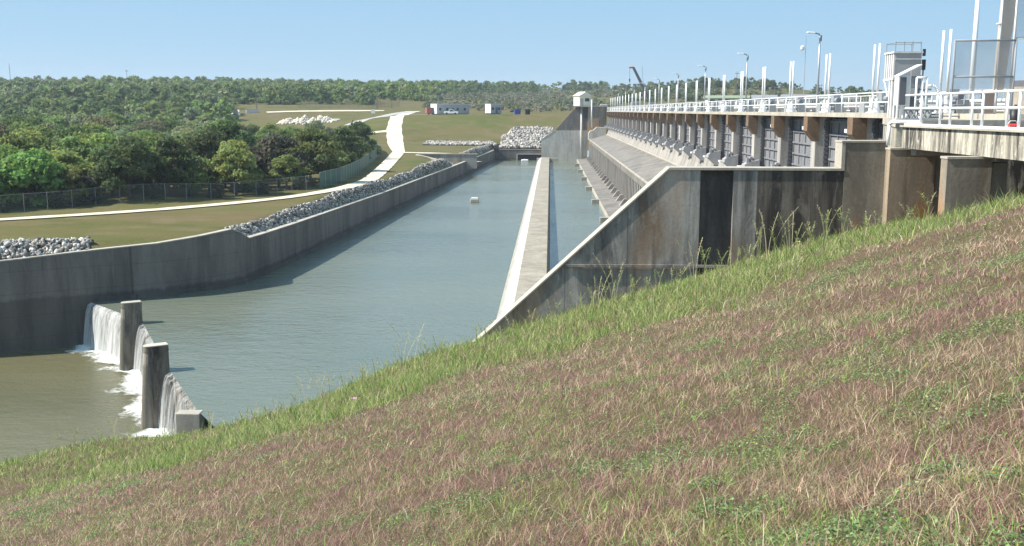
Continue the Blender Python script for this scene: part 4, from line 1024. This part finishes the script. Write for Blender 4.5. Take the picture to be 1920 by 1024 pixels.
def mass(name, label, spots, leafn, leafs):
    Vs = []; Cs = []; rg = np.random.default_rng(5)
    lib = [crown_arrays(rg, 1, .52, 13, leafn, leafs, .1) for _ in range(6)]
    for (x, y, h, c) in spots:
        V, C = lib[rg.integers(6)]; a = rg.uniform(0, 6.28); ca, sa = math.cos(a), math.sin(a)
        W = V*np.array([h*rg.uniform(.85, 1.2), h*rg.uniform(.85, 1.2), h]); X = W[..., 0]*ca-W[..., 1]*sa; Yy = W[..., 0]*sa+W[..., 1]*ca
        Vs.append(np.stack([X+x, Yy+y, W[..., 2]+ground(x, y)-.15*h], -1)); Cs.append(C*np.array(c)*rg.uniform(.85, 1.15))
    o = np_obj(name, leaf_mesh(name, np.concatenate(Vs), np.concatenate(Cs))); o.color = (1, 1, 1, 1)
    return tag(o, label, 'woods' if 'wood' in name else 'brush', kind='stuff')
spots = [(x, y, random.uniform(6.5, 9), KINDS[random.choice([0, 1, 2, 3, 4])][1]) for x, y in far_extra]
tries = 0
grid_used = {}
while len(spots) < 2300 and tries < 60000:
    tries += 1
    y = 306+850*random.random()**1.4; x = random.uniform(-.62*y, .30*y); px = 1032+1900*x/y
    if px > 425 and y < (452 if px < 700 else 470): continue
    if px > 1140: continue
    if px > 690 and y < 470+ (180 if px > 820 else 60): continue
    if px > 880 and y < 760: continue
    if 900 < px and random.random() < .3: continue
    if px > 1000 and y < 900: continue
    key = (int(x/(5.5+y/160)), int(y/(5.5+y/160)))
    if key in grid_used: continue
    grid_used[key] = 1
    if (x+295)**2/900+(y-680)**2/500 < 1 or abs(px-95) < 38 and 640 < y < 692: continue
    f = fbm(x, y, .02)+random.uniform(-.15, .15); k = [0, 1, 1, 3, 5, 2][int(np.clip((f-.25)/.5*6, 0, 5))]
    spots.append((x, y, random.uniform(6.5, 10.5)*(1.12 if random.random() < .08 else 1), KINDS[k][1]))
mass('far_woods', 'continuous far wood of green trees covering the hills to the skyline', spots, 20, .10)
spots = []
for _ in range(1500):
    y = random.uniform(405, 760); px = random.uniform(800, 1160); x = (px-1032)*y/1900
    if fbm(x, y, .03) < .44: continue
    spots.append((x, y, random.uniform(1.5, 3.8), random.choice([(.22, .24, .14), (.28, .28, .19), (.18, .21, .10), (.33, .31, .24)])))
for _ in range(500):
    y = random.uniform(500, 900); px = random.uniform(1150, 1640); x = (px-1032)*y/1900
    if px > 1420 and random.random() < .6: continue
    spots.append((x, y, random.uniform(3, 7), random.choice([(.13, .17, .07), (.16, .20, .09), (.24, .24, .14)])))
mass('brush', 'pale grey green brush scattered over the hillside behind the dam', spots, 9, .13)
for k, (px, Yd, s) in enumerate([(1433, 600, 1.0), (1448, 600, .85), (1300, 640, .8), (1318, 640, .95), (1345, 650, .85), (1270, 640, .7), (1395, 640, 1.0)]):
    tp = U(px, 170, Y=Yd); add_tree(tp[0], Yd, k % 7, s, (.12, .16, .07), 'dark green tree beyond the dam buildings, %s from the left on the low hill' % ordinal([6, 7, 2, 3, 4, 1, 5][k]), 'trees on the low hill beyond the dam')

# ------------------------------------------------------------------ grass on the near embankment
def inside(x, y): return (y < Yb(x)-.05) & (y > -12) & ~((x > 11.5) & (y > 30.2)) & (x < 15)
def border(pts, o=-1.6, a=.325, b=-.169):
    out = []
    for px, py in pts:
        d = _c+_r*(px-960)/F+_u*(512-py)/F; t = o/(d[2]-a*d[0]-b*d[1]); out.append((d*t)[:2])
    return np.array(out)
bd = border([(0,915),(150,902),(330,872),(500,830),(620,790),(740,738),(900,692),(1100,640),(1300,582),(1500,502),(1700,455),(1900,416)])
bd = bd[np.argsort(bd[:, 0])]
def lush(x, y):                                                   # 1 inside the tall green strip beside the walls and water
    yb = np.interp(x, bd[:, 0], bd[:, 1]); n = (fbm(x, y, .28)-.5)*8+(vn(x, y, 1.3)-.5)*2.4; return ss(-2.2, 1.2, y-yb+n*1.3)
patches = []
for (px, py, rx, ry) in [(1110,880,60,22),(1240,850,110,28),(1400,820,120,24),(1320,905,80,20),(1730,770,110,20),(1870,760,70,20),(1660,590,110,16),(1750,565,70,12),(1830,620,120,22),(1420,690,70,16),(1880,485,60,14),(1760,870,110,26),(1880,890,60,26),(1340,775,60,12),(870,820,30,10),(1330,645,70,14),(1560,520,80,14),(1640,640,90,12),(230,920,60,16),(1500,800,60,16),(1330,960,70,18),(90,960,80,18)]:
    p = border([(px, py)])[0]; q = border([(px, py-ry)])[0]; patches.append((p[0], p[1], rx*np.hypot(*p)/1900*.9, max(.2, .75*np.hypot(*(q-p)))))
def clover(x, y):
    v = np.zeros_like(x)
    for (cx, cy, rx, ry) in patches:
        n = np.hypot(cx, cy); ux, uy = cx/n, cy/n; a = ((x-cx)*uy-(y-cy)*ux)/rx; b = ((x-cx)*ux+(y-cy)*uy)/ry
        v = np.maximum(v, 1-np.sqrt(a*a+b*b))
    return ss(-.15, .35, v+(fbm(x, y, 2.6)-.5)*1.3-.08)
def sample(n, r0, r1, a0=-37, a1=33):
    r = np.exp(rng.uniform(math.log(r0), math.log(r1), n)); a = np.radians(rng.uniform(a0, a1, n)); return r*np.sin(a), r*np.cos(a), r
def blades(name, label, x, y, hgt, lean, wid, colors, z0=-.01, bend=.45):
    n = len(x); z = Hg(x, y)+z0; th = rng.uniform(0, 6.283, n); ph = rng.uniform(0, 6.283, n)
    dx, dy = np.cos(th)*lean, np.sin(th)*lean; wx, wy = np.cos(ph)*wid/2, np.sin(ph)*wid/2
    up = np.sqrt(np.maximum(hgt**2-lean**2, (hgt*.12)**2))
    b0 = np.stack([x-wx, y-wy, z], -1); b1 = np.stack([x+wx, y+wy, z], -1)
    m0 = np.stack([x-wx*.8+dx*bend*.7, y-wy*.8+dy*bend*.7, z+up*.6], -1); m1 = np.stack([x+wx*.8+dx*bend*.7, y+wy*.8+dy*bend*.7, z+up*.6], -1)
    tp = np.stack([x+dx, y+dy, z+up], -1)
    V = np.stack([b0, b1, m1, m0, tp], 1).reshape(-1, 3); i = np.arange(n)*5
    q = np.stack([i, i+1, i+2, i+3], -1); t = np.stack([i+3, i+2, i+4], -1)
    return tag(np_obj(name, np_mesh(name, V, quads=q, tris=t, colors=np.repeat(colors, 5, 0), mat=M['grass'])), label, 'grass', kind='stuff')
def pick(pal, n): return np.minimum(.9, 1.36*np.array(pal)[rng.integers(0, len(pal), n)]*rng.uniform(.6, 1.35, (n, 1)))
TAN = [(.42,.31,.20),(.33,.235,.155),(.55,.44,.31),(.24,.165,.11),(.39,.27,.20)]
PUR = [(.28,.155,.13),(.22,.105,.10),(.33,.19,.16),(.30,.205,.155),(.38,.275,.215)]
OLI = [(.22,.22,.08),(.29,.27,.115),(.17,.185,.065)]
GRN = [(.16,.28,.06),(.21,.33,.08),(.12,.21,.045),(.28,.36,.115)]
LUSH = [(.20,.275,.07),(.155,.22,.055),(.27,.32,.10),(.36,.36,.17),(.115,.17,.05)]
# short dry turf
x, y, r = [np.concatenate(q) for q in zip(sample(430000, 2.9, 50), sample(150000, 1.5, 30, 33, 80), sample(60000, 6, 40, -60, -37), sample(60000, 1.0, 2.9, -60, 33))]; k = inside(x, y); x, y, r = x[k], y[k], r[k]
L, Cl = lush(x, y), clover(x, y); n = len(x)
k = rng.random(n) > np.maximum(L*.75, Cl*.6); x, y, r, L, Cl = x[k], y[k], r[k], L[k], Cl[k]; n = len(x)
nz = .45*fbm(x, y, .21)+.3*fbm(x, y, .8)+.25*vn(x+3, y+8, 2.7); nz2 = .6*fbm(x+40, y-9, .8)+.4*vn(x-5, y, 3.3); u = rng.random(n); tuft = vn(x, y, 7)*.6+vn(x+9, y, 15)*.4
c = pick(TAN, n); pp = np.clip((nz-.37)*5.0, .14, .95); c = np.where((u < pp)[:, None], pick(PUR, n), c)
gp = np.clip((nz2-.47)*2.6, .07, .6); gp = np.maximum(gp, Cl*.75); u2 = rng.random(n); c = np.where((u2 < gp)[:, None], np.where((rng.random(n) < .5)[:, None], pick(OLI, n), pick(GRN, n)), c)
c = c*(.62+.76*tuft)[:, None]; h = rng.uniform(.045, .135, n)*(.45+1.1*tuft)*(1+.6*(rng.random(n) < .08)); ln = h*np.sqrt(rng.uniform(.15, .99, n))
blades('dry_turf', 'short dry tan and reddish turf on the near embankment', x, y, h, ln, np.maximum(.0045, .62*r/1013)*rng.uniform(.6, 1.2, n), c)
# green patches of broad-leaved clover: little flat leaves
x, y, r = sample(420000, 2.9, 40); k = inside(x, y); x, y, r = x[k], y[k], r[k]; k = rng.random(len(x)) < clover(x, y)*.95; x, y, r = x[k], y[k], r[k]; n = len(x)
z = Hg(x, y)+rng.uniform(.005, .06, n); nn = rng.normal(0, .5, (n, 3))+np.array([0, 0, 1]); nn /= np.linalg.norm(nn, axis=1)[:, None]
t = np.cross(nn, rng.normal(size=(n, 3))); t /= np.linalg.norm(t, axis=1)[:, None]; b = np.cross(nn, t); s = (np.maximum(.010, .85*r/1013)*rng.uniform(.6, 1.25, n))[:, None]; p = np.stack([x, y, z], -1)
V = np.stack([p-t*s, p-b*s*.75, p+t*s, p+b*s*.75], 1).reshape(-1, 3)
c = pick([(.13,.215,.08),(.18,.26,.095),(.11,.175,.07),(.235,.30,.12),(.20,.26,.15)], n); yl = rng.random(n) < .04; c[yl] = (.36, .34, .06)
tag(np_obj('clover', np_mesh('clover', V, quads=np.arange(n*4).reshape(n, 4), colors=np.repeat(c, 4, 0), mat=M['grass'])), 'green patches of low clover scattered in the dry turf', 'clover', kind='stuff')
# tall green grass beside the walls and the water
x, y, r = sample(330000, 8, 72, -38, 33); k = inside(x, y); x, y, r = x[k], y[k], r[k]; k = rng.random(len(x)) < lush(x, y); x, y, r = x[k], y[k], r[k]; n = len(x)
nz = fbm(x, y, .7); tuft = vn(x, y, 4)*.6+vn(x+9, y, 9)*.4; h = rng.uniform(.10, .36, n)*(.35+.7*nz+.6*tuft)*(1+.9*(rng.random(n) < .06)); dist = Yb(x)-y; h *= 1+.5*np.exp(-np.clip(dist, 0, 99)/1.5)*(x < 4); ln = h*rng.uniform(.3, .93, n)
c = np.where((rng.random(n) < .86)[:, None], pick(LUSH, n), pick(TAN, n))*(.7+.6*tuft)[:, None]; c = np.where((rng.random(n) < np.clip((nz-.55)*2.2, 0, .3))[:, None], pick(GRN, n), c)
blades('bank_grass', 'tall fresh green grass along the walls and the water edge', x, y, h, ln, np.maximum(.006, .62*r/1013)*rng.uniform(.6, 1.2, n), c)
# scattered longer blades and dead stems in the turf
x, y, r = sample(16000, 3, 40); k = inside(x, y); x, y, r = x[k], y[k], r[k]; n = len(x); h = rng.uniform(.12, .24, n)
blades('dead_stems', 'longer pale dead stems and dark blades lying across the turf', x, y, h, h*rng.uniform(.6, .99, n), np.maximum(.004, .5*r/1013), np.where((rng.random(n) < .6)[:, None], pick([(.42,.35,.22),(.48,.41,.28),(.35,.27,.17)], n), pick(PUR[:3]+GRN, n)), .02)

# seed-head stalks along the edge of the bank: one clump per spot
sp = empty('seed_grass', (0, 0, 0))
def stalk_clump(seed, n, hgt, name='seed_grass'):
    rg = np.random.default_rng(seed); V = []; T = []; C = []
    def tri(a, b, c, colr): i = len(V); V.extend([a, b, c]); T.append((i, i+1, i+2)); C.extend([colr]*3)
    for s in range(n):
        p = np.array([rg.normal(0, .10), rg.normal(0, .10), -.05]); H_ = hgt*rg.uniform(.7, 1.1); a = rg.uniform(0, 6.28); d = np.array([math.cos(a), math.sin(a), 0]); ln = rg.uniform(.1, .42)*H_
        colr = np.array([(.46,.44,.24),(.34,.38,.16),(.56,.50,.30)][rg.integers(3)]); w = .010
        prev = p
        for q in range(1, 6):
            f = q/5; cur = p+np.array([0, 0, H_*f*(1-.12*f)])+d*ln*f*f; side = np.array([-d[1], d[0], 0])*w
            tri(prev-side, prev+side, cur+side, colr); tri(prev-side, cur+side, cur-side, colr); prev = cur
        for q in range(26):                                        # open panicle
            f = rg.uniform(.62, 1); b0 = p+np.array([0, 0, H_*f*(1-.12*f)])+d*ln*f*f; e = rg.normal(0, 1, 3); e[2] = abs(e[2])*.8; e /= np.linalg.norm(e); L = rg.uniform(.06, .17)*(1.25-f)*1.8
            s_ = np.cross(e, [0, 0, 1.0]); s_ = s_/(np.linalg.norm(s_)+1e-6)*.010; tri(b0-s_, b0+s_, b0+e*L, colr*1.15)
    return np_mesh(name, V, tris=T, colors=np.array(C), mat=M['grass'])
bpy.data.objects.remove(sp)
SG = [stalk_clump(70+i, [3, 4, 2, 5][i], [1.3, 1.6, 1.1, .95][i]) for i in range(4)]
sg_spots = [(35,850,3),(80,850,2),(150,842,0),(215,830,1),(300,818,0),(330,815,2),(420,788,2),(475,775,3),(530,757,3),(575,744,1),(650,722,0),(680,714,3),(715,704,0),(755,695,1),(795,684,2),(1000,622,2),(1040,612,0),(1110,590,3),(1135,583,0),(1190,568,2),(1240,553,0),(1270,545,3),(1300,530,1),(1375,505,0),(1395,500,2),(1405,495,3),(1480,480,1),(1520,470,3),(1590,455,0),(1620,448,3),(20,850,0),(60,845,1),(118,850,0),(185,832,2),(240,826,0),(280,824,3),(395,792,1),(450,785,0),(505,765,2),(560,748,0),(600,738,1),(625,730,2),(700,708,0),(735,700,2),(775,690,1),(815,680,0),(840,672,2),(905,650,3),
            (960,640,3),(1080,600,0),(1120,585,1),(1150,580,1),(1175,575,0),(1215,560,3),(1330,515,0),(1350,520,0),(1420,490,1),(1440,490,1),(1460,485,0),(1500,475,2),(1545,462,1),(1560,460,0),(1640,445,2),(1705,430,3),(1740,425,2)]
for i, (px, py, k) in enumerate(sg_spots):
    p = border([(px, py+8)])[0]; y = min(p[1], float(Yb(p[0]))-.35); x = p[0]*y/p[1]
    o = np_obj('seed_grass', SG[k]); o.location = (x, y, float(Hg(x, y))); o.rotation_euler = (0, 0, i*1.7); s = .85+.35*((i*37) % 10)/10; o.scale = (s, s, s)
    tag(o, 'tall thin grass stalks with open seed heads at the edge of the bank, %s from the left' % ordinal(i+1), 'grass stalks', 'seed head grass stalks along the bank edge')
def flower(px, py, colr, label, hh):
    p = border([(px, py)])[0]; y = min(p[1], float(Yb(p[0]))-.3); x = p[0]*y/p[1]; t = empty('wildflower', (x, y, float(Hg(x, y)))); tag(t, label, 'flower')
    MB().tube((0, 0, 0), (0, 0, hh), .008, n=5).build('stem', paint('flower_stem', (.09, .15, .04)), t); m = MB()
    for k in range(7):
        a = k*.9; m.add([(0, 0, hh), (.07*math.cos(a-.3), .07*math.sin(a-.3), hh+.02), (.10*math.cos(a), .10*math.sin(a), hh+.035), (.07*math.cos(a+.3), .07*math.sin(a+.3), hh+.02)], [(0, 1, 2, 3)])
    m.build('petals', paint('petal', colr, .6, 0), t, fix=False)
flower(1496, 470, (.75, .6, .02), 'single yellow wildflower in the tall grass before the dark wall', .42)
flower(664, 752, (.6, .32, .45), 'single pink wildflower at the edge of the green strip', .2)

# ------------------------------------------------------------------ air: faint haze over the far hills
k = NT('haze_air'); v = k.node('ShaderNodeVolumePrincipled'); v.inputs['Color'].default_value = (.80, .88, 1, 1); v.inputs['Density'].default_value = .0002; v.inputs['Anisotropy'].default_value = .2
k.link(v.outputs[0], k.out.inputs['Volume'])
tag(MB().box(-2400, 2400, -90, 3900, -34, 62).build('haze', k.m), kind='stuff')
